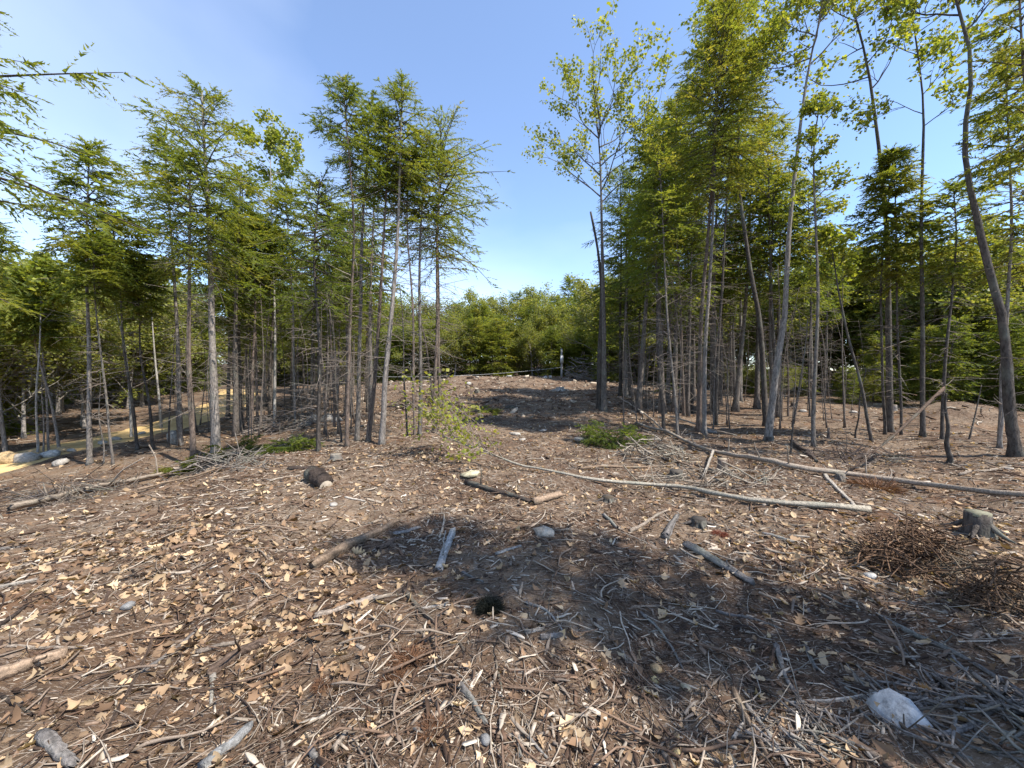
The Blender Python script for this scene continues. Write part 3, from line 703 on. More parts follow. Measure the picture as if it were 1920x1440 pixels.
# ------------------------------------------------------------------ logs, sticks
WOODC = {'pale': (.37, .30, .235), 'grey': (.235, .21, .19), 'blue': (.37, .365, .35), 'tan': (.29, .205, .14), 'dark': (.062, .046, .037), 'brown': (.14, .096, .07), 'white': (.47, .41, .34)}
def stick(pts, w, c, label, w2=None, name='stick', cat='stick', lift=.5, stubs=0, sides=7, cut=False, line=None, rough=.07):
    rng = np.random.default_rng(int(RNG.integers(1 << 30)))
    if line is None:
        q = np.array([P(u, v) for u, v in pts])
        n = max(9, 5 * len(pts) + 3)
        L = smooth_line(q, n); k = q[:, 1].mean() / F
        ks = np.interp(np.linspace(0, 1, n), np.linspace(0, 1, len(q)), np.hypot(q[:, 0] * 0, q[:, 1])) / F
        g = gh(L[:, 0], L[:, 1])
        zt = np.convolve(np.pad(g, 2, mode='edge'), np.ones(5) / 5, 'valid')       # stiff wood bridges the small bumps
        L[:, 2] = np.maximum(zt, g - .01)
    else:
        L = np.array(line, float); n = len(L); ks = L[:, 1] / F
    t = np.linspace(0, 1, n)
    R = (w + ((w2 if w2 else w * .7) - w) * t) * ks / 2 * .86
    cf = np.clip(L[:, 1] / np.hypot(L[:, 0], L[:, 1]), .55, 1) ** .6
    R = np.maximum(R * cf * (1 + .045 * rng.normal(size=n)), .003)
    if line is None: L[:, 2] += R * lift * 1.6
    L[1:-1] += rng.normal(0, .05, (n - 2, 3)) * R[1:-1, None]
    ax_ = nrm(L[-1] - L[0])
    base = L[0].copy(); base[2] = gh(base[0], base[1])
    sides = sides + 4 if w > 8 else sides
    parts = [tubes(L - base, R, sides, np.array(WOODC[c]) * rng.uniform(.8, 1.08), True, rough * .35, rng, .24, .08)]
    V_ = parts[0][0]                                                                 # torn, uneven ends
    if not cut: V_[:sides] -= ax_ * (rng.uniform(0, 1.6, (sides, 1)) * R[0])
    V_[-sides:] += ax_ * (rng.uniform(0, 2.2, (sides, 1)) * R[-1])
    o = obj(name, build_mesh(name, parts, M_LOG, False), None, tuple(base)); tag(o, label, cat)
    for _ in range(stubs):
        j = rng.integers(1, n - 1); d = nrm(np.cross(L[j + 1] - L[j - 1], rng.normal(size=3))); d[2] = abs(d[2]) + .2
        sl_ = rng.uniform(.08, .35); s = np.linspace(0, 1, 4)
        pp = (L[j] - base) + d * (s * sl_)[:, None] + rng.normal(0, .01, (4, 3)) * s[:, None]
        obj('side_twig', build_mesh('side_twig', [tubes(pp, R[j] * .32 * (1.1 - .7 * s), 5, np.array(WOODC[c]) * .85)], M_LOG), o)
    if cut:
        d = nrm(L[0] - L[1]); a = nrm(np.cross(d, [0, 0, 1.])); b2 = np.cross(d, a)
        an = np.arange(14) / 14 * 2 * pi
        V = d * .004 + R[0] * .93 * (np.cos(an)[:, None] * a + np.sin(an)[:, None] * b2)
        V2 = V - d * .02
        i = np.arange(14)
        obj('cut_end', build_mesh('cut_end', [(np.r_[V, V2], [i[None, :], np.stack([i, 14 + i, 14 + (i + 1) % 14, (i + 1) % 14], 1)], (.36, .30, .225))], M_CUT), o)
    return o

LOG = dict(name='log', cat='log', sides=9)
stick([(1916, 934), (1740, 918), (1604, 896), (1471, 884), (1339, 854), (1241, 811), (1192, 796)], 17, 'pale', 'long pale fallen trunk stretching in from the right edge', 5, name='log', cat='log', sides=10, lift=1.1, stubs=14)
stick([(1241, 811), (1200, 775), (1160, 748)], 4, 'pale', 'thin pale twig top past the tip of the long fallen trunk', 2, lift=2.5)
stick([(1337, 856), (1328, 878), (1318, 902)], 7, 'white', 'short pale limb propped against the long fallen trunk', 6, lift=2)
stick([(1546, 893), (1575, 925), (1606, 958)], 10, 'white', 'short straight white log between the two long fallen trunks', 9, **LOG)
stick([(1258, 914), (1310, 908), (1362, 904)], 11, 'tan', 'tan log lying between the two long fallen trunks', 9, **LOG)
stick([(1800, 892), (1850, 884), (1894, 875)], 8, 'pale', 'pale stick lying near the snake-curved trunk', 6)
stick([(1486, 832), (1508, 848), (1530, 866)], 12, 'dark', 'dark log pointing at the right stand', 9, **LOG)
stick([(1258, 790), (1320, 808), (1380, 822)], 5, 'pale', 'curved pale branch behind the long fallen trunk', 3, lift=3)
stick([(1210, 850), (1270, 868), (1330, 880)], 6, 'brown', 'brown branch lying under the tip of the long fallen trunk', 4)
stick([(1204, 828), (1246, 852), (1300, 880)], 6, 'tan', 'tan branch crossing under the long fallen trunk', 4, lift=1.5)
stick([(1090, 880), (1150, 876), (1260, 874)], 7, 'tan', 'thin half-buried log in front of the low green boughs', 4)
# pole leaning from the broken snag to the ground
a = P(1589, 889); sb = P(1780, 868); tp = at(1768, 730, sb[1])
stick(None, 4.5, 'brown', 'thin fallen pole leaning from the broken snag to the ground', 9, name='leaning_pole', cat='log', sides=8, stubs=10,
      line=smooth_line([a + [0, 0, .03], a * .55 + tp * .45 + [0, 0, -.05], tp], 10))
# left log along the bank
stick([(25, 962), (120, 937), (215, 913), (310, 893)], 19, 'pale', 'long pale log lying along the bank at left', 8, name='log', cat='log', sides=9, lift=1.3, stubs=6)
ba = P(205, 916); stick(None, 5, 'pale', 'bare pale branch rising from the bank log at left', 3, line=smooth_line([ba + [0, 0, .08], at(228, 882, ba[1] - .1), at(270, 858, ba[1] - .2)], 8), stubs=4)
bb = P(296, 896); stick(None, 4, 'pale', 'upright crooked twig at the right end of the bank log', 3, line=smooth_line([bb, at(293, 858, bb[1]), at(280, 836, bb[1] + .05)], 8), stubs=3)
stick([(0, 968), (70, 962), (130, 950)], 6, 'pale', 'thin pale stick below the bank log', 4)
stick([(260, 925), (340, 905), (430, 872)], 6, 'tan', 'tan branch running from the bank log to the slash', 4, lift=2)
stick([(330, 893), (400, 868), (480, 850)], 8, 'pale', 'pale branch on the slash heap', 4, lift=3, stubs=5)
stick([(300, 905), (360, 880), (420, 862), (500, 846)], 5, 'brown', 'brown branch on the slash heap', 3, lift=4, stubs=5)

FG = [  # picture points, width, colour, label, end width
    ([(399, 1265), (440, 1232), (500, 1208)], 26, 'brown', 'bark-covered curved log lying among yellow oak leaves', 18, 1),
    ([(400, 1268), (396, 1320)], 14, 'white', 'pale splintered wood at the end of the bark-covered log', 6, 0),
    ([(392, 1436), (455, 1380)], 30, 'blue', 'thick blue-grey wood chunk at the bottom left', 24, 1),
    ([(173, 1438), (242, 1299), (290, 1182)], 13, 'brown', 'long dark stick pointing away from the lower left', 7, 0),
    ([(217, 1438), (322, 1307), (375, 1247)], 11, 'brown', 'long stick right of the lower-left dark one, meeting the curved log', 6, 0),
    ([(266, 1260), (371, 1178)], 10, 'grey', 'grey stick crossing the tip of the long dark stick', 6, 0),
    ([(197, 1198), (290, 1174), (403, 1150), (491, 1126)], 8, 'tan', 'long thin tan stick above the curved log', 4, 0),
    ([(10, 1212), (90, 1216), (161, 1213)], 10, 'pale', 'pale stick at the left edge above the rotten log', 7, 0),
    ([(-20, 1188), (48, 1138)], 14, 'dark', 'dark stick at the left edge', 8, 0),
    ([(-20, 1296), (60, 1343)], 12, 'dark', 'dark stick at the left edge below the rotten log', 8, 0),
    ([(374, 1224), (441, 1208)], 13, 'pale', 'pale slab lying just above the curved log', 10, 0),
    ([(-10, 1080), (137, 1029)], 9, 'pale', 'long pale stick at the left, far above the rotten log', 5, 0),
    ([(-10, 1034), (48, 1025)], 11, 'grey', 'short grey stick at the left edge, farthest one', 8, 0),
    ([(-10, 1108), (64, 1090)], 16, 'white', 'whitish wood piece at the left edge', 9, 0),
    ([(-30, 1284), (30, 1262), (100, 1238)], 46, 'tan', 'rotten orange-brown log at the left edge', 30, 1),
    ([(85, 1390), (136, 1438)], 34, 'grey', 'grey broken wood block at the bottom left corner', 26, 1),
    ([(566, 1362), (628, 1331)], 12, 'white', 'white splinter right of the blue-grey chunk', 8, 0),
    ([(596, 1158), (647, 1141), (702, 1122)], 14, 'pale', 'pale log piece left of the dark tuft', 10, 1),
    ([(590, 1064), (660, 1022), (740, 982)], 26, 'tan', 'large tan log at the left edge of the foreground shade', 15, 1),
    ([(824, 1070), (836, 1034), (849, 1000)], 17, 'blue', 'pale blue-grey log lying in the middle of the shade', 13, 1),
    ([(740, 1003), (783, 991)], 9, 'grey', 'short grey stick between the tan log and the blue-grey log', 7, 0),
    ([(712, 1030), (742, 1012)], 10, 'brown', 'short brown stub beside the tan log', 8, 0),
    ([(877, 908), (935, 926), (993, 943)], 12, 'dark', 'dark rotten log in front of the leafy fallen birch', 9, 1),
    ([(1006, 944), (1050, 930)], 15, 'tan', 'short tan log with dark end beside the rotten log', 13, 1),
    ([(563, 1067), (573, 1020), (660, 947)], 4, 'brown', 'thin brown twig pointing at the round cut log', 3, 0),
    ([(648, 933), (682, 941)], 5, 'white', 'short white stick below the leafy birch', 4, 0),
    ([(668, 992), (730, 967), (800, 962)], 4, 'tan', 'thin tan stick beyond the large tan log', 3, 0),
    ([(545, 881), (590, 879)], 10, 'dark', 'dark short log beyond the round cut log', 9, 1),
    ([(677, 1130), (703, 1118)], 10, 'pale', 'short pale piece above the pale log piece', 8, 0),
    ([(758, 1108), (793, 1150), (827, 1180), (853, 1197), (873, 1223), (868, 1250)], 10, 'brown', 'crooked dark branch left of the dark tuft', 5, 0),
    ([(793, 1143), (838, 1136), (880, 1140)], 6, 'white', 'pale lichen-covered stick left of the dark tuft', 5, 0),
    ([(929, 1236), (940, 1287), (944, 1338)], 6, 'brown', 'straight reddish stick below the dark tuft', 4, 0),
    ([(868, 1296), (910, 1358)], 15, 'grey', 'grey split log below the crooked dark branch', 11, 0),
    ([(856, 1291), (894, 1268)], 6, 'white', 'white stick at the top of the grey split log', 5, 0),
    ([(987, 1132), (1030, 1150), (1048, 1172), (1061, 1198)], 7, 'grey', 'bent grey stick right of the dark tuft', 4, 0),
    ([(1019, 1198), (1054, 1193)], 11, 'grey', 'short grey billet right of the dark tuft', 10, 0),
    ([(988, 1188), (1018, 1182)], 10, 'white', 'short white billet right of the dark tuft', 8, 0),
    ([(986, 1268), (1014, 1253)], 8, 'pale', 'short pale splinter right of the straight reddish stick', 5, 0),
    ([(627, 1408), (654, 1370)], 16, 'pale', 'pale wedge-shaped chip at the bottom', 9, 0),
    ([(583, 1412), (604, 1442)], 16, 'grey', 'grey short block at the bottom edge', 12, 0),
    ([(705, 1440), (733, 1370), (753, 1313)], 7, 'brown', 'forked brown twig at the bottom', 4, 0),
    ([(972, 1383), (975, 1418)], 9, 'grey', 'small grey upright-lying stick at the bottom, left of two', 8, 0),
    ([(989, 1382), (1024, 1421)], 8, 'grey', 'small slanted grey stick at the bottom, right of two', 6, 0),
    ([(985, 1428), (1040, 1434)], 9, 'pale', 'pale flat stick at the bottom edge', 6, 0),
    ([(1093, 1357), (1137, 1397), (1195, 1441)], 5, 'brown', 'thin brown stick at the bottom right of the middle', 4, 0),
    ([(1291, 1028), (1350, 1062), (1406, 1093)], 18, 'grey', 'dark grey log with a pale broken end on the right of the shade', 16, 1),
    ([(1436, 1031), (1490, 1039), (1550, 1049)], 7, 'pale', 'pale stick right of the dark grey log', 5, 0),
    ([(1204, 1153), (1239, 1186), (1262, 1218), (1280, 1255)], 8, 'grey', 'curved grey stick in the shade', 5, 0),
    ([(1345, 1147), (1398, 1157), (1473, 1184)], 7, 'grey', 'grey stick under the dark grey log', 4, 0),
    ([(1655, 1162), (1754, 1210), (1920, 1301)], 13, 'grey', 'long straight grey pole running to the right edge', 12, 0),
    ([(1786, 1234), (1833, 1293), (1914, 1362)], 10, 'grey', 'grey branch splitting off below the long straight pole', 7, 0),
    ([(1683, 1218), (1720, 1244), (1754, 1285)], 9, 'grey', 'short grey branch above the pale boulder', 6, 0),
    ([(1484, 1322), (1550, 1318), (1616, 1305)], 9, 'white', 'white stick pointing at the pale boulder', 8, 0),
    ([(1404, 1332), (1445, 1384), (1478, 1441)], 13, 'grey', 'dark grey stick at the bottom right, left of the boulder', 10, 0),
    ([(1376, 1300), (1405, 1360), (1438, 1418)], 17, 'tan', 'splintered tan board beside the dark grey stick', 10, 0),
    ([(1457, 1217), (1466, 1250), (1473, 1273), (1502, 1313)], 14, 'grey', 'twisted driftwood-like root left of the boulder', 8, 0),
    ([(1596, 1317), (1651, 1368)], 7, 'grey', 'thin grey stick at the left side of the boulder', 5, 0),
    ([(1647, 1303), (1687, 1360), (1770, 1441)], 11, 'brown', 'dark stick lying across the boulder towards the corner', 9, 0),
    ([(1766, 1385), (1833, 1357)], 16, 'grey', 'stubby grey log right of the boulder', 13, 1),
    ([(1188, 1269), (1250, 1302), (1318, 1338)], 6, 'tan', 'tan stick across the sandy patch', 4, 0),
    ([(1300, 1390), (1335, 1425), (1376, 1441)], 8, 'white', 'white forked stick at the bottom', 6, 0),
    ([(1345, 1392), (1379, 1404)], 9, 'white', 'short white peg at the bottom above the forked stick', 8, 0),
    ([(1377, 1386), (1391, 1363)], 9, 'white', 'small white peg pointing up the slope', 8, 0),
    ([(1246, 1418), (1264, 1442)], 14, 'pale', 'pale chunk at the bottom edge below the sandy patch', 12, 0),
    ([(1511, 1217), (1529, 1255)], 10, 'grey', 'short grey stub right of the twisted root', 9, 0),
    ([(1540, 1115), (1607, 1143)], 6, 'grey', 'thin grey stick above the long straight pole', 4, 0),
    ([(1829, 1372), (1922, 1442)], 10, 'grey', 'grey stick in the bottom right corner', 8, 0),
    ([(1659, 1400), (1716, 1442)], 9, 'pale', 'pale stick below the boulder', 7, 0),
    ([(1468, 1375), (1518, 1418)], 15, 'grey', 'grey splintered slab left below the boulder', 8, 0),
    ([(1249, 1010), (1269, 972)], 17, 'grey', 'grey upright splintered wedge beyond the shade', 10, 0),
    ([(1182, 996), (1250, 960)], 9, 'pale', 'pale forked stick beyond the shade', 5, 0),
    ([(1126, 1000), (1181, 990)], 4, 'pale', 'thin pale stick left of the forked one beyond the shade', 3, 0),
    ([(1132, 968), (1156, 991)], 8, 'grey', 'short grey stick left of the forked one beyond the shade', 6, 0),
    ([(1436, 1006), (1485, 1017)], 11, 'grey', 'grey short log right of the red leaves', 9, 0),
    ([(1432, 949), (1484, 925)], 7, 'pale', 'pale stick touching the birch trunk on the right', 5, 0),
    ([(1382, 1029), (1425, 1047)], 7, 'tan', 'tan stick just above the dark grey log', 5, 0),
    ([(1500, 925), (1560, 948)], 4, 'brown', 'thin brown twig between the two long fallen trunks', 3, 0),
    ([(932, 1040), (975, 1025)], 8, 'blue', 'faint grey stick right of the blue-grey log', 5, 0),
    ([(868, 1075), (905, 1092)], 7, 'grey', 'short grey stick below the blue-grey log', 5, 0),
    ([(1770, 1070), (1830, 1040)], 9, 'grey', 'mottled grey stick below the big stump', 8, 0),
    ([(1690, 985), (1800, 1050), (1925, 1105)], 6, 'brown', 'long brown pole leaning over the brown brush heap', 5, 0),
]
for pts, w, c, lab, w2, big in FG:
    stick(pts, w, c, lab, w2, name='log' if big else 'stick', cat='log' if big else 'stick', sides=9 if w > 12 else 7, lift=.45, rough=.12 if w > 9 else .06, stubs=1 if w > 6 and len(pts) > 2 else 0)
stick([(612, 914), (586, 898)], 36, 'dark', 'short dark log with a round pale cut end facing the camera', 34, name='log', cat='log', sides=12, lift=.45, cut=True)

# fallen birch with fresh leaves
bl = [P(u, v) for u, v in ((1632, 968), (1407, 948), (1339, 935), (1271, 922), (1100, 903), (1000, 885), (900, 868), (820, 850))]
b0 = bl[0].copy(); q = smooth_line(np.array(bl), 26); q[:, 2] = gh(q[:, 0], q[:, 1]) + .05; q[:, 2] = np.convolve(np.pad(q[:, 2], 3, mode='edge'), np.ones(7) / 7, 'valid') + .02
q[-9:, 2] += np.linspace(0, .35, 9)
q[1:-1, :2] += RNG.normal(0, .018, (24, 2))
ft = thing('fallen_birch', 'long thin fallen birch with fresh yellow-green leaves at its tip', 'fallen tree', tuple(b0))
obj('trunk', build_mesh('trunk', [tubes(q - b0, np.linspace(.036, .011, 26) * (1 + .07 * RNG.normal(size=26)), 12, (.36, .315, .245), True, .03, RNG, .2, .06)], M_LOG, True), ft)
rng = np.random.default_rng(91); segs, tips = [], []
for k in range(20):
    j = int(rng.integers(19, 26)); d = nrm(np.array([-.5, rng.uniform(-.9, .9), rng.uniform(.15, 1.1)]))
    grow(rng, q[j] - b0, d, rng.uniform(.5, 1.0), .010, 1, segs, tips, .5, .15, (2, 3))
obj('branches', build_mesh('branches', [seg_tubes(segs, 4, (.30, .24, .19))], M_LOG), ft)
obj('leaves', build_mesh('leaves', [leaf_cloud(rng, tips, 3, .07, .078, BROADPAL, .3, .2)], M_BROAD), ft)

# ------------------------------------------------------------------ stumps
def stump(u, v, w, h, label, col='mid', top=(.34, .27, .19), roots=0):
    p = P(u, v); r = w * p[1] / F / 2 * (p[1] / math.hypot(p[0], p[1])) / 1.15; hh = h * p[1] / F
    rng = np.random.default_rng(int(RNG.integers(1 << 30)))
    t = thing('tree_stump', label, 'stump', tuple(p))
    z = np.array([-.08, 0, .25, .6, 1.0]) * hh; z[0] = -.08
    line = np.stack([rng.normal(0, .02 * r, 5), rng.normal(0, .02 * r, 5), z], 1)
    R = r * np.array([1.5, 1.35, 1.12, 1.0, .98])
    obj('stump_bark', build_mesh('stump_bark', [tubes(line, R, 14, np.array(BARKS[col]), True, .05, rng)], M_BARK, True), t)
    an = np.arange(16) / 16 * 2 * pi; rr = r * .93 * (1 + .05 * rng.normal(size=16))
    V = np.stack([np.cos(an) * rr, np.sin(an) * rr, np.full(16, hh + .006)], 1); V2 = V.copy(); V2[:, 2] -= .03; i = np.arange(16)
    c = obj('cut_face', build_mesh('cut_face', [(np.r_[V, V2], [i[None, :], np.stack([i, 16 + i, 16 + (i + 1) % 16, (i + 1) % 16], 1)], top)], M_CUT), t)
    for k in range(roots):
        a = k * 2 * pi / roots + rng.uniform(-.4, .4); s = np.linspace(0, 1, 6)
        pp = np.stack([np.cos(a) * (r * .8 + s * r * 1.8), np.sin(a) * (r * .8 + s * r * 1.8), hh * .45 * (1 - s) ** 1.5 + .01], 1)
        obj('root', build_mesh('root', [tubes(pp, r * .28 * (1.1 - .8 * s), 7, np.array(BARKS[col]) * 1.1, True, .06, rng)], M_BARK, True), t)
stump(1833, 1000, 66, 40, 'large mossy stump with spreading roots at the right', 'dark', (.20, .185, .12), 5)
stump(1354, 882, 22, 22, 'tan sawn stump under the long fallen trunk', 'brown')
stump(1268, 898, 30, 16, 'low dark stump left of the tan log', 'dark', (.08, .065, .05), 3)
stump(630, 863, 26, 12, 'low stump in front of the four leaning trunks', 'mid', (.26, .22, .17))
stump(1442, 828, 22, 10, 'dark stump at the foot of the leaning grey maple', 'dark', (.14, .11, .08))
stump(1488, 763, 14, 9, 'small stump behind the right stand', 'brown')
stump(1676, 770, 14, 11, 'small pale stump behind the close trio', 'grey')
stump(1553, 822, 6, 20, 'thin cut stub right of the trunk hung with bright leaves', 'brown')
stump(1310, 985, 34, 13, 'low dark rotten stump beside the red leaves', 'dark', (.05, .04, .03), 4)
stump(1050, 733, 18, 7, 'pale stump with bleached roots on the crest slope', 'pale', (.4, .34, .27), 6)
stump(958, 765, 16, 5, 'dark root stump in the open lane', 'dark', (.06, .05, .04), 5)
stump(895, 735, 10, 5, 'small dark stump on the left of the crest slope', 'dark', (.06, .05, .04), 4)
stump(1140, 940, 26, 9, 'dark mossy clump of a rotten stump in the middle of the clearing', 'dark', (.07, .05, .03), 4)
stump(1375, 770, 12, 8, 'small stump under the mottled straight trunk', 'brown')
stump(1575, 900, 22, 12, 'low rotten stump beside the short white log', 'mid', (.2, .17, .13), 3)

# ------------------------------------------------------------------ rocks
import bmesh
_rock = []
for k in range(6):
    bm = bmesh.new(); bmesh.ops.create_icosphere(bm, subdivisions=2, radius=1)
    r_ = np.random.default_rng(600 + k)
    nv = np.array([v.co[:] for v in bm.verts]); fa = np.array([[v.index for v in f.verts] for f in bm.faces]); bm.free()
    d = np.ones(len(nv))
    for _ in range(17):
        ax = nrm(r_.normal(size=3)); cpl = r_.uniform(.55, .9); pr = nv @ ax
        d = np.minimum(d, np.where(pr > 1e-3, cpl / np.maximum(pr, 1e-3), 9))
    d *= 1 + .03 * np.sin(nv @ r_.normal(0, 5, 3)) + .055 * r_.normal(size=len(nv))
    nv = nv * d[:, None]; nv = nv - (nv.max(0) + nv.min(0)) / 2; nv = nv / (nv.max(0) - nv.min(0)) * 2 * np.array([1, 1, 1.])
    _rock.append((nv, fa))
def rock(u, v, wu, hv, col, label, name='rock', group=None, sink=.25, pos=None, deep=.8, form=None):
    p = P(u, v) if pos is None else np.array(pos, float); s = p[1] / F
    V, fa = _rock[int(RNG.integers(6)) if form is None else form]
    rx, rz = wu * s / 2, hv * s / 2
    me = build_mesh(name, [(V * np.array([rx, rx * deep, rz]), fa, col)], M_ROCK, False)
    o = obj(name, me, None, (p[0], p[1], p[2] + rz * (1 - 2 * sink))); o.rotation_euler = (0, 0, RNG.uniform(-.5, .5))
    return tag(o, label, 'rock', group)
GREY, PALE, OCH, WHT = (.25, .24, .225), (.38, .34, .29), (.42, .29, .15), (.46, .44, .40)
rock(1676, 1338, 78, 62, (.50, .49, .475), 'large pale flat boulder half buried in the shade at lower right', 'boulder', sink=.42, deep=1.25, form=2)
rock(1020, 1003, 40, 20, (.40, .34, .27), 'tan flat stone at the edge of the foreground shade')
for u, v, w, h, c, lab in ((15, 868, 48, 18, OCH, 'orange boulder leftmost along the far side of the road'), (48, 866, 40, 14, PALE, 'pale boulder second from left along the road'),
        (62, 858, 34, 12, OCH, 'ochre boulder third from left along the road'), (95, 856, 34, 10, WHT, 'white flat boulder along the road'),
        (118, 848, 28, 9, OCH, 'ochre boulder right of the white one along the road'), (134, 848, 14, 6, PALE, 'small pale stone by the ochre boulder along the road'),
        (113, 872, 26, 10, PALE, 'grey-green stone on the near side of the road'), (193, 833, 18, 6, PALE, 'pale stone along the road right of the lone tall hemlock'), (218, 826, 18, 6, PALE, 'pale stone along the road near the forked birch'),
        (265, 815, 14, 5, PALE, 'pale stone along the road at the white-barked birch'), (325, 832, 22, 20, PALE, 'upright pale stone beside the slash pile'),
        (585, 792, 34, 20, GREY, 'grey boulder behind the wide dark hemlock'), (612, 788, 28, 16, PALE, 'pale boulder right of the grey one behind the wide dark hemlock'), (632, 790, 22, 12, PALE, 'small pale boulder left of the four leaning trunks'), (570, 800, 26, 12, GREY, 'low grey boulder among the green boughs'),
        (878, 722, 11, 8, WHT, 'white boulder on the left of the crest slope'), (972, 705, 15, 9, OCH, 'yellowish boulder on the crest, larger of two'), (1010, 705, 11, 7, OCH, 'yellowish boulder on the crest, smaller of two'),
        (895, 708, 8, 4, PALE, 'small stone on the crest above the white boulder'), (955, 706, 12, 3, WHT, 'flat white stone on the crest left of the yellowish boulder'), (1022, 709, 8, 6, WHT, 'white broken stone on the crest right of the yellowish boulders'), (1032, 709, 6, 7, WHT, 'small white stone at the right end of the crest rocks'),
        (966, 816, 22, 8, PALE, 'flat pale stone in the lane shade, left of two'), (979, 826, 14, 6, PALE, 'small pale stone in the lane shade, right of two'), (1088, 828, 26, 12, PALE, 'pale stone beside the low green boughs'),
        (1018, 808, 16, 4, PALE, 'flat pale stone in the middle of the lane shade'), (882, 892, 38, 12, (.48, .42, .27), 'yellowish flat stone under the leafy birch'),
        (910, 1392, 22, 20, GREY, 'small round grey stone at the bottom'), (1230, 1258, 22, 16, OCH, 'ochre pebble at the top of the sandy patch'), (1227, 1278, 18, 13, (.55, .42, .2), 'yellow pebble on the sandy patch'), (1287, 1293, 20, 12, (.48, .4, .26), 'tan pebble right on the sandy patch'),
        (1268, 1382, 15, 12, OCH, 'ochre pebble below the sandy patch'), (1270, 1412, 15, 10, (.55, .42, .2), 'yellow pebble at the bottom near the white pegs'), (625, 948, 18, 8, PALE, 'pale stone right of the round cut log'),
        (1330, 812, 26, 10, GREY, 'grey stone at the foot of the twin tall trunks'), (1505, 772, 14, 6, PALE, 'pale stone behind the right stand'), (1600, 775, 14, 7, PALE, 'pale stone beside the crooked left-bending tree'), (240, 1140, 22, 16, GREY, 'round grey stone among the leaves at left'), (1630, 1082, 20, 12, WHT, 'small white stone above the long straight pole')):
    rock(u, v, w, h * (1.7 if u < 330 and v < 900 else 1.0), c, lab)

# ------------------------------------------------------------------ green boughs, brush heaps, tufts
def bough_heap(u, v, wu, hv, n, label, bias=0.0, name='hemlock_boughs', pal=HEM, leaf=.055, seed=0):
    p = P(u, v); k = p[1] / F; rng = np.random.default_rng(900 + seed); R = wu * k / 2; H = hv * k
    a = rng.uniform(0, 2 * pi, n); rr = R * np.sqrt(rng.uniform(0, 1, n)) * .6
    x = np.cos(a) * rr; y = np.sin(a) * rr * .6
    z = gh(x + p[0], y + p[1]) - p[2] + H * rng.uniform(.0, .6, n) * (1 - rr / R * .6)
    B = np.stack([x, y, z], 1)
    el = rng.uniform(-.1, .8, n); az = a + rng.normal(0, .7, n)
    D = np.stack([np.cos(az) * np.cos(el), np.sin(az) * np.cos(el), np.sin(el)], -1)
    L = np.minimum(R, 1.3) * rng.uniform(.35, .85, n)
    t = thing(name, label, 'boughs', tuple(p))
    obj('needles', build_mesh('needles', [sprays(rng, B, D, L, 13, 13, leaf, rng.uniform(.1, .5, n), pal, bias)], M_LEAF), t)
    s = np.linspace(0, 1, 4); BP = B[:, None] + D[:, None] * (L[:, None] * s)[..., None]; BP[..., 2] -= (.3 * L)[:, None] * s ** 2
    obj('branches', build_mesh('branches', [tubes(BP, np.full((n, 4), .009) * (1.1 - .7 * s), 3, (.14, .11, .09), False)], M_BARK), t)
bough_heap(1148, 835, 105, 66, 42, 'low heap of dark green hemlock boughs at the foot of the sparse maple', -.15, seed=1)
bough_heap(545, 850, 95, 46, 34, 'heap of green hemlock boughs left of the wide dark hemlock', .0, seed=2)
bough_heap(445, 852, 90, 42, 26, 'yellowish-green boughs on the slash right of the thickest trunk', .15, seed=3)
bough_heap(335, 885, 50, 36, 16, 'small yellow-green bough heap at the end of the bank log', .25, seed=4)
bough_heap(905, 775, 60, 14, 12, 'small green bough lying in the open lane', .2, seed=5, leaf=.08)
bough_heap(1255, 735, 50, 30, 10, 'green young hemlock boughs deep in the right stand', -.05, seed=6, leaf=.09)

def brush(u, v, wu, hv, n, label, col, seed, r=.006, loc=None):
    p = P(u, v) if loc is None else np.array(loc); k = p[1] / F; rng = np.random.default_rng(1200 + seed); R = wu * k / 2; H = hv * k
    a = rng.uniform(0, 2 * pi, n); rr = R * np.sqrt(rng.uniform(0, 1, n))
    x = np.cos(a) * rr; y = np.sin(a) * rr * .6; g = gh(x + p[0], y + p[1]) - p[2]
    z = g + H * rng.uniform(0, 1, n) * (1 - (rr / R) ** 2 * .8)
    az = rng.uniform(0, 2 * pi, n); el = rng.normal(.15, .4, n)
    D = np.stack([np.cos(az) * np.cos(el), np.sin(az) * np.cos(el), np.sin(el)], -1)
    L = R * rng.uniform(.2, .9, n); s = np.linspace(-.5, .5, 5)
    PP = np.stack([x, y, z], 1)[:, None] + D[:, None] * (L[:, None] * s)[..., None]
    PP += rng.normal(0, .05, (n, 1, 3)) * (L[:, None] * (s * 2) ** 2)[..., None]
    PP[..., 2] = np.maximum(PP[..., 2], gh(PP[..., 0] + p[0], PP[..., 1] + p[1]) - p[2])
    t = thing('brush_heap', label, 'brush', tuple(p))
    cc = np.array(col) * rng.uniform(.55, 1.5, (n, 1))
    obj('twigs', build_mesh('twigs', [tubes(PP, (r * rng.uniform(.5, 1.7, n))[:, None] * np.linspace(1.2, .5, 5), 4, cc, False)], M_LOG), t, kind='stuff')
brush(1715, 1060, 200, 90, 420, 'brown tangled brush and root heap in front of the large stump', (.165, .10, .062), 1, .0045)
brush(1870, 1130, 150, 90, 260, 'dense brown twig tangle at the right edge', (.15, .095, .06), 2, .004)
brush(1095, 712, 70, 50, 160, 'grey brush heap right of the post on the crest', (.30, .27, .24), 3, .022)
brush(420, 872, 200, 34, 120, 'heap of grey slash branches in front of the thickest trunk', (.22, .185, .155), 4, .006)
brush(150, 930, 200, 34, 150, 'thin dead branches below the bank log on the left', (.19, .155, .13), 5, .007)
brush(1225, 862, 130, 46, 130, 'pale branch litter heap at the tip of the long fallen trunk', (.33, .28, .22), 6, .008)
brush(1600, 870, 190, 26, 110, 'low tangle of dark twigs around the leaning pole', (.13, .10, .085), 7, .006)
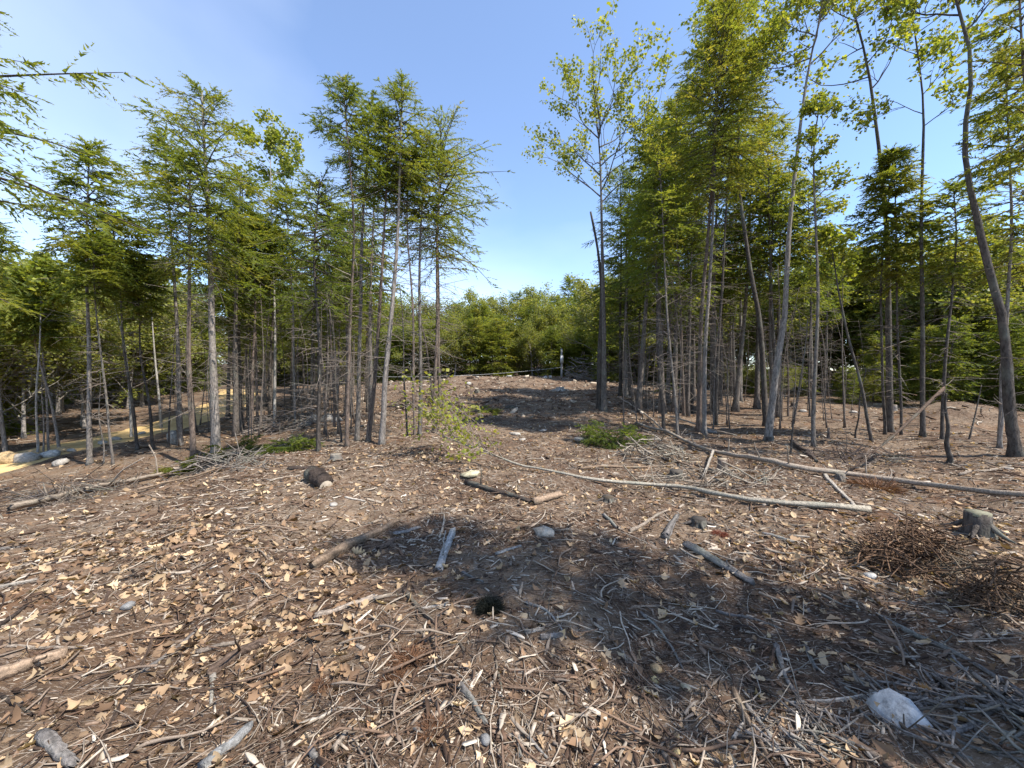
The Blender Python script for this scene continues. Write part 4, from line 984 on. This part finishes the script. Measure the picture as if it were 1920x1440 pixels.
brush(1280, 770, 160, 50, 170, 'tangle of dead twigs among the right stand trunks', (.20, .165, .14), 8, .008)
brush(545, 805, 150, 46, 170, 'tangle of grey dead twigs deep under the left stand', (.21, .175, .15), 9, .01)

brush(1790, 1330, 330, 16, 130, 'grey stick tangle around the pale boulder at lower right', (.22, .19, .165), 10, .006)
brush(1500, 1360, 230, 14, 90, 'grey stick scatter left of the pale boulder', (.24, .205, .175), 11, .005)
brush(1330, 905, 260, 16, 110, 'pale stick scatter around the tan sawn stump', (.33, .27, .21), 12, .007)
def tuft(u, v, wu, n, label, pal, seed, name='needle_tuft', length=1.0, flat=.8):
    p = P(u, v); R = wu * p[1] / F / 2; rng = np.random.default_rng(1500 + seed)
    d = nrm(rng.normal(size=(n, 3)) * np.array([1, 1, flat])); d[:, 2] = np.abs(d[:, 2])
    b = d * R * rng.uniform(.1, .75, (n, 1)); e = b + nrm(d + rng.normal(0, .5, (n, 3))) * R * .45 * length
    e[:, 2] = np.maximum(e[:, 2], .0); w = nrm(np.cross(d, rng.normal(size=(n, 3)))) * max(.0018, R * .018)
    V = np.stack([b - w, b + w, e], 1).reshape(-1, 3)
    C = pick_cols(rng, np.array(pal), n)
    o = obj(name, build_mesh(name, [(V, np.arange(n * 3).reshape(-1, 3), np.repeat(C, 3, 0))], M_DRY), None, tuple(p)); tag(o, label, 'needles')
DK = [(.012, .013, .009), (.02, .022, .014), (.03, .028, .018)]; RU = [(.11, .055, .03), (.17, .085, .045), (.23, .13, .075)]
tuft(918, 1146, 62, 2600, 'round dark tuft in the middle of the shade', DK, 1, 'moss_tuft', 1, .7)
for k, (u, v, w, lab) in enumerate(((605, 1285, 44, 'rusty round clump of dead needles above the pale chip'), (810, 1370, 70, 'large rusty needle clump at the bottom left of the middle'), (770, 1240, 90, 'rusty needle patch below the crooked dark branch'),
        (1350, 1002, 34, 'small red leaf clump right of the dark rotten stump'), (740, 1275, 60, 'rusty needle patch left of the forked brown twig'), (1640, 915, 90, 'orange-brown needle patch in front of the long fallen trunk'))):
    tuft(u, v, w, 900, lab, RU if k != 3 else [(.13, .04, .025), (.2, .06, .035), (.2, .09, .05)], 10 + k, 'dead_needle_clump', 1.0, .12)

# ------------------------------------------------------------------ post and cable on the crest
pp = P(1053, 706); k = pp[1] / F; hgt = 52 * k
po = thing('wooden_post', 'thin pale post with a white box standing on the far crest', 'post', tuple(pp))
obj('pole', build_mesh('pole', [tubes(smooth_line([(0, 0, -.2), (.02, 0, hgt * .5), (0, 0, hgt)], 8), np.linspace(2.1, 1.7, 8) * k, 8, (.4, .38, .35), True, .04)], M_POST, True), po)
z = hgt * .62; V = np.array([[sx * 2.6, sy * 1.4 - 2.2, sz * 7] for sz in (-1, 1) for sy in (-1, 1) for sx in (-1, 1)]) * k + [0, 0, z]
obj('meter_box', build_mesh('meter_box', [(V, np.array([[0, 1, 3, 2], [4, 6, 7, 5], [0, 4, 5, 1], [2, 3, 7, 6], [0, 2, 6, 4], [1, 5, 7, 3]]), (.7, .7, .7))], M_WHITE), po)
ca = pp + [0, -.1, hgt * .33]; cb_ = at(700, 706, pp[1] - 1)
s = np.linspace(0, 1, 14)[:, None]; ln = ca * (1 - s) + cb_ * s; ln[:, 2] -= .35 * (4 * s[:, 0] * (1 - s[:, 0]))
cb = obj('cable', build_mesh('cable', [tubes(ln - ca, np.full(14, .012), 5, (.3, .3, .28), False)], M_WHITE), None, tuple(ca)); tag(cb, 'thin pale cable sagging from the post along the far wood', 'cable')

# ------------------------------------------------------------------ litter
def scatter(n, dmin, dmax, rng, p=1.0, amax=1.08):
    """random points of the clearing, thinning with distance"""
    d = dmin * (dmax / dmin) ** rng.uniform(0, 1, n) ** p; a = rng.uniform(-amax, amax, n)
    return d * np.sin(a), d * np.cos(a), d
_pw = np.random.default_rng(5); _pk = [(math.cos(a) / l * 6.28, math.sin(a) / l * 6.28, p) for a, l, p in zip(_pw.uniform(0, 6.28, 9), _pw.uniform(.6, 3.0, 9), _pw.uniform(0, 6.28, 9))]
def patchy(x, y, rng, lo=.35):
    v = sum(np.sin(a * x + b * y + c) for a, b, c in _pk) / 3.0
    return rng.uniform(size=len(x)) < np.clip(.62 + .5 * v, lo, 1)
def slope_frame(x, y, head, tiltr, rng):
    e = .04; n = len(x)
    gx_ = (gh(x + e, y) - gh(x - e, y)) / (2 * e); gy_ = (gh(x, y + e) - gh(x, y - e)) / (2 * e)
    N = nrm(np.stack([-gx_, -gy_, np.ones(n)], 1) + rng.normal(0, tiltr, (n, 3)) * [1, 1, 0])
    A = nrm(np.stack([np.cos(head), np.sin(head), np.zeros(n)], 1)); A = nrm(A - N * (A * N).sum(1, keepdims=True)); B = np.cross(N, A)
    return A, B, N
CHIP = np.array([(.042, .028, .021), (.105, .063, .041), (.18, .118, .08), (.29, .235, .18), (.45, .375, .29), (.57, .50, .41)])
def chip_geo(n, rng, x, y, L, Wd, T, cols, faces=5):
    A, B, N = slope_frame(x, y, rng.uniform(0, 2 * pi, n), .22, rng)
    c = np.stack([x, y, gh(x, y)], 1) + N * (T * rng.uniform(.2, 1.6, n))[:, None]
    V = []
    for zz in (-1, 1):
        for sa, sb in ((-1, -1), (1, -1), (1, 1), (-1, 1)):
            la = L / 2 * sa * rng.uniform(.75, 1.1, n); wb = Wd / 2 * sb * rng.uniform(.35, 1.1, n)
            V.append(c + A * la[:, None] + B * wb[:, None] + N * (T / 2 * zz * (1 if zz < 0 else .8))[:, None])
    V = np.stack(V, 1).reshape(-1, 3); i = np.arange(n)[:, None] * 8
    Fq = np.concatenate([i + f for f in ([4, 5, 6, 7], [0, 1, 5, 4], [2, 3, 7, 6], [1, 2, 6, 5], [3, 0, 4, 7])[:faces]])
    return V, Fq, np.repeat(cols, 8, 0)
rng = np.random.default_rng(2024)
n = 78000; x, y, d = scatter(n, 1.15, 28, rng, .78)
ok = (np.abs(x - road_x(y)) > 2.2) & patchy(x, y, rng); x, y, d = x[ok], y[ok], d[ok]; n = len(x)
sz = .55 + .075 * d
L = rng.lognormal(-3.5, .6, n) * sz * 1.15; Wd = L * rng.uniform(.06, .26, n)
obj('wood_chip_litter', build_mesh('wood_chip_litter', [chip_geo(n, rng, x, y, L, Wd, np.minimum(Wd * .45, .006) + .0015, pick_cols(rng, CHIP, n, -.05))], M_LIT), kind='stuff')['label'] = 'carpet of fine wood chips and bark over the cleared ground'
n = 22000; x, y, d = scatter(n, 1.2, 34, rng, .72)
ok = (np.abs(x - road_x(y)) > 2.2) & patchy(-y, x, rng, .1); x, y, d = x[ok], y[ok], d[ok]; n = len(x)
A, B, N = slope_frame(x, y, rng.uniform(0, 2 * pi, n), .12, rng)
L = rng.lognormal(-1.75, .6, n) * (.6 + .05 * d); s = np.linspace(-.5, .5, 4)
PP = np.stack([x, y, gh(x, y)], 1)[:, None] + A[:, None] * (L[:, None] * s)[..., None] + B[:, None] * ((rng.normal(0, .45, n) * L)[:, None] * s ** 2)[..., None] + rng.normal(0, .03, (n, 4, 3)) * L[:, None, None]
PP[..., 2] = gh(PP[..., 0], PP[..., 1]) + .006 + rng.uniform(0, .02, n)[:, None]
rr = (.0012 + .0011 * d * .42) * rng.lognormal(0, .5, n)
obj('twig_litter', build_mesh('twig_litter', [tubes(PP, rr[:, None] * np.array([1.1, 1, .9, .5]), 3, pick_cols(rng, CHIP, n, -.08), False)], M_LIT), kind='stuff')['label'] = 'scattered thin twigs over the cleared ground'

n = 30000; x, y, d = scatter(n, 3.6, 16, rng, .85)
ok = (np.abs(x - road_x(y)) > 2.2); x, y, d = x[ok], y[ok], d[ok]; n = len(x)
L = rng.lognormal(-3.1, .5, n) * (.55 + .06 * d); Wd = L * rng.uniform(.07, .24, n)
obj('splinter_litter', build_mesh('splinter_litter', [chip_geo(n, rng, x, y, L, Wd, np.minimum(Wd * .5, .009) + .002, pick_cols(rng, CHIP, n, .03), 3)], M_LIT), kind='stuff')['label'] = 'grey and tan splinters matted over the middle ground'
n = 3600; x, y, d = scatter(n, 16, 47, rng, .8, .42)
ok = (np.abs(x - road_x(y)) > 2.2); x, y, d = x[ok], y[ok], d[ok]; n = len(x)
L = rng.lognormal(-2.0, .55, n) * (.5 + .02 * d); Wd = L * rng.uniform(.12, .4, n)
obj('far_slash_litter', build_mesh('far_slash_litter', [chip_geo(n, rng, x, y, L, Wd, Wd * .7 + .01, pick_cols(rng, CHIP, n, -.02))], M_LIT), kind='stuff')['label'] = 'broken wood and slash over the far crest slope'

# dry oak leaves
OAKT = np.linspace(0, 1, 9); OAKW = np.array([.02, .16, .09, .30, .16, .36, .17, .24, .01])
LEAFC = np.array([(.10, .06, .036), (.22, .135, .078), (.37, .25, .145), (.50, .375, .23), (.24, .12, .06)])
def leaf_geo(n, rng, x, y, L, cols, T, Wp, lift=.012, tilt=.4):
    A, B, N = slope_frame(x, y, rng.uniform(0, 2 * pi, n), tilt, rng)
    c = np.stack([x, y, gh(x, y) + lift], 1)
    k = len(T); cu = rng.normal(0, 1.25, n); fo = rng.uniform(-.4, 1.3, n)
    t = T[None, :] - .5
    mid = c[:, None] + A[:, None] * (L[:, None] * t)[..., None] + N[:, None] * (L[:, None] * cu[:, None] * (t ** 2) * .8)[..., None]
    w = L[:, None] * Wp[None, :] * rng.uniform(.6, 1.2, (n, k)) * rng.uniform(.75, 1.15, (n, 1))
    l_ = mid + B[:, None] * w[..., None] + N[:, None] * (w * fo[:, None])[..., None]
    r_ = mid - B[:, None] * w[..., None] + N[:, None] * (w * fo[:, None] * rng.uniform(.3, 1.2, (n, 1)))[..., None]
    V = np.stack([l_, mid, r_], 2).reshape(-1, 3)
    i = (np.arange(n)[:, None] * k * 3 + np.arange(k - 1)[None, :] * 3).ravel()[:, None]
    Fq = np.concatenate([i + [0, 3, 4, 1], i + [1, 4, 5, 2]])
    return V, Fq, np.repeat(cols, k * 3, 0)
OAKW2 = np.array([.02, .10, .22, .15, .33, .20, .12, .05, .01]); OAKW3 = np.array([.02, .14, .24, .30, .31, .28, .20, .11, .01])
def leaf_spots(n, rng, dmin, dmax):
    X_, Y_ = [], []
    # drifts of oak leaves: left foreground, right of the shade, and thin everywhere
    cl = [(-2.3, 3.1, 1.3, .8, .34), (-3.6, 3.0, 1.2, .9, .16), (2.9, 3.2, 1.0, .55, .26), (4.3, 3.6, 1.4, .8, .14), (-1.6, 2.4, .7, .4, .10)]
    pr = np.array([c[4] for c in cl]); m = int(n * .62)
    k = rng.choice(len(cl), m, p=pr / pr.sum()); C_ = np.array([c[:4] for c in cl])[k]
    a = rng.normal(size=(m, 2)) * C_[:, 2:] * .62 + C_[:, :2]
    x, y, d = scatter(n - m, dmin, dmax, rng, .9)
    x = np.r_[a[:, 0], x]; y = np.r_[a[:, 1], y]; keep = (y > 1.0) & (np.abs(x - road_x(y)) > 2.2)
    return x[keep], y[keep]
x, y = leaf_spots(4300, rng, 1.6, 9); n = len(x)
_l = rng.lognormal(-2.8, .35, n).clip(.03, .12); _w = [np.nonzero(np.arange(n) % 3 == q_)[0] for q_ in range(3)]
obj('leaf_litter', build_mesh('leaf_litter', [leaf_geo(len(w_), rng, x[w_], y[w_], _l[w_], pick_cols(rng, LEAFC, len(w_), -.06, .25), OAKT, wp_, .006, .5) for w_, wp_ in zip(_w, (OAKW, OAKW2, OAKW3))], M_DRY), kind='stuff')['label'] = 'drifts of dry tan oak leaves over the foreground'
x, y, d = scatter(5200, 4.5, 30, rng, .8); ok = np.abs(x - road_x(y)) > 2.2; x, y, d = x[ok], y[ok], d[ok]; n = len(x)
obj('far_leaf_litter', build_mesh('far_leaf_litter', [leaf_geo(n, rng, x, y, rng.uniform(.05, .10, n) * (.8 + .03 * d), pick_cols(rng, LEAFC, n), np.array([0, .35, .7, 1.]), np.array([.04, .3, .26, .02]), .015)], M_DRY), kind='stuff')['label'] = 'thin scatter of dry leaves over the far ground'

# single leaves, chips and sticks that show largest, each its own object
def zone(x, y):
    if x < -.75: return 'left'
    return 'right' if x > .95 else 'middle'
ZN = {'left': 'on the sunny left foreground', 'middle': 'in the middle foreground', 'right': 'on the right foreground'}
lm = []
for k in range(14):
    r_ = np.random.default_rng(3000 + k); one = np.zeros(1)
    A = np.array([[1., 0, 0]]); 
    _g = gh; gh = lambda a, b: np.zeros_like(np.asarray(a, float))
    g = leaf_geo(1, r_, one, one, np.ones(1), pick_cols(r_, LEAFC, 1, 0, .2), OAKT, (OAKW, OAKW2, OAKW3)[k % 3], .0, .25); gh = _g
    lm.append(build_mesh('oak_leaf', [g], M_DRY))
def single(me, nm, x, y, sc, label, cat, group, rng, lift):
    o = obj(nm, me, None, (x, y, float(gh(x, y)) + lift)); o.scale = (sc,) * 3
    o.rotation_euler = (rng.normal(0, .28), rng.normal(0, .28), rng.uniform(0, 2 * pi))
    return tag(o, label, cat, group)
x, y = leaf_spots(1400, rng, 1.3, 4); o_ = np.argsort(np.hypot(x, y)); o_ = o_[np.hypot(x, y)[o_] > 1.45]; o_ = rng.permutation(o_[:800])[:230]
LL = {'left': 'dry tan oak leaf in the drift on the left foreground', 'middle': 'dry tan oak leaf on the middle foreground', 'right': 'dry tan oak leaf in the drift on the right foreground'}
for j in o_:
    zz = zone(x[j], y[j]); single(lm[rng.integers(14)], 'oak_leaf', x[j], y[j], rng.uniform(.05, .09), LL[zz], 'leaf', 'oak leaves ' + ZN[zz], rng, .012)
def box_chip(seed, slender):
    r_ = np.random.default_rng(seed); n_ = 6
    s = np.linspace(-.5, .5, n_); wv = slender * r_.uniform(.55, 1.15, n_) * np.array([.35, .9, 1, 1, .7, .15]); tv = slender * .32 * r_.uniform(.4, 1.2, n_)
    ax = r_.normal(0, .02, n_); V = []
    for k in range(n_):
        for sb, sz_ in ((-1, -1), (1, -1), (.85, 1), (-.85, 1)): V.append((s[k] + r_.normal(0, .012), ax[k] + sb * wv[k] / 2, sz_ * tv[k] / 2 + .1 * slender * math.sin(s[k] * 5)))
    Fq = [[k * 4 + a, k * 4 + (a + 1) % 4, k * 4 + 4 + (a + 1) % 4, k * 4 + 4 + a] for k in range(n_ - 1) for a in range(4)] + [[3, 2, 1, 0], [20, 21, 22, 23]]
    return build_mesh('wood_chip', [(np.array(V), np.array(Fq), pick_cols(r_, CHIP[2:], 1)[0])], M_LIT)
cm = [box_chip(3100 + k, sl_) for k, sl_ in enumerate(np.linspace(.06, .22, 16))]
x, y, d = scatter(300, 1.4, 4.2, rng, .9, .92)
for j in range(300):
    zz = zone(x[j], y[j]); single(cm[rng.integers(16)], 'wood_chip', x[j], y[j], rng.uniform(.06, .17), 'pale splintered wood chip ' + ZN[zz], 'wood chip', 'wood chips ' + ZN[zz], rng, .012)
tm = []
for k in range(14):
    r_ = np.random.default_rng(3300 + k); s = np.linspace(-.5, .5, 7)
    pl = np.stack([s, .09 * np.sin(s * 5 + k) * r_.normal(), .015 * r_.normal(size=7) * 0 + .02 * np.cos(s * 4)], 1)
    pt = [tubes(pl, np.linspace(.016, .007, 7) * r_.uniform(.5, 1.5), 6, pick_cols(r_, CHIP[1:5], 1)[0], True, .1, r_)]
    if k % 3 == 0:
        s3 = np.linspace(0, 1, 4)[:, None]; pt.append(tubes(pl[3] + s3 * np.array([.22, .16 * (1 if k % 2 else -1), .03]), np.linspace(.009, .004, 4), 5, pt[0][2]))
    tm.append(build_mesh('twig', pt, M_LIT))
x, y, d = scatter(190, 1.4, 6.5, rng, .8, .95)
for j in range(190):
    zz = zone(x[j], y[j]); single(tm[rng.integers(14)], 'twig', x[j], y[j], rng.uniform(.16, .5), 'thin brown-grey twig lying ' + ZN[zz], 'twig', 'twigs ' + ZN[zz], rng, .02)

# things told apart only by their place: count them off from the left
ORD = 'first second third fourth fifth sixth seventh eighth ninth tenth eleventh twelfth thirteenth fourteenth fifteenth sixteenth seventeenth eighteenth nineteenth twentieth'.split()
def nth(k): return ORD[k] if k < 20 else ('twenty-' + ORD[k - 20] if k < 29 else ('thirtieth' if k == 29 else 'thirty-' + ORD[k - 30] if k < 39 else ('fortieth' if k == 39 else 'forty-' + ORD[k - 40])))
for g in ('slender hemlocks inside the left stand', 'slender hemlocks inside the right stand', 'hemlocks at the right clearing edge', 'thin dead stems inside the left stand', 'thin dead stems inside the right stand', 'low brush behind the right clearing'):
    os_ = sorted([o for o in COL.objects if o.get('group') == g], key=lambda o: math.atan2(o.location.x, o.location.y))
    for k, o in enumerate(os_): o['label'] = o['label'] + ', ' + nth(k) + ' from left'
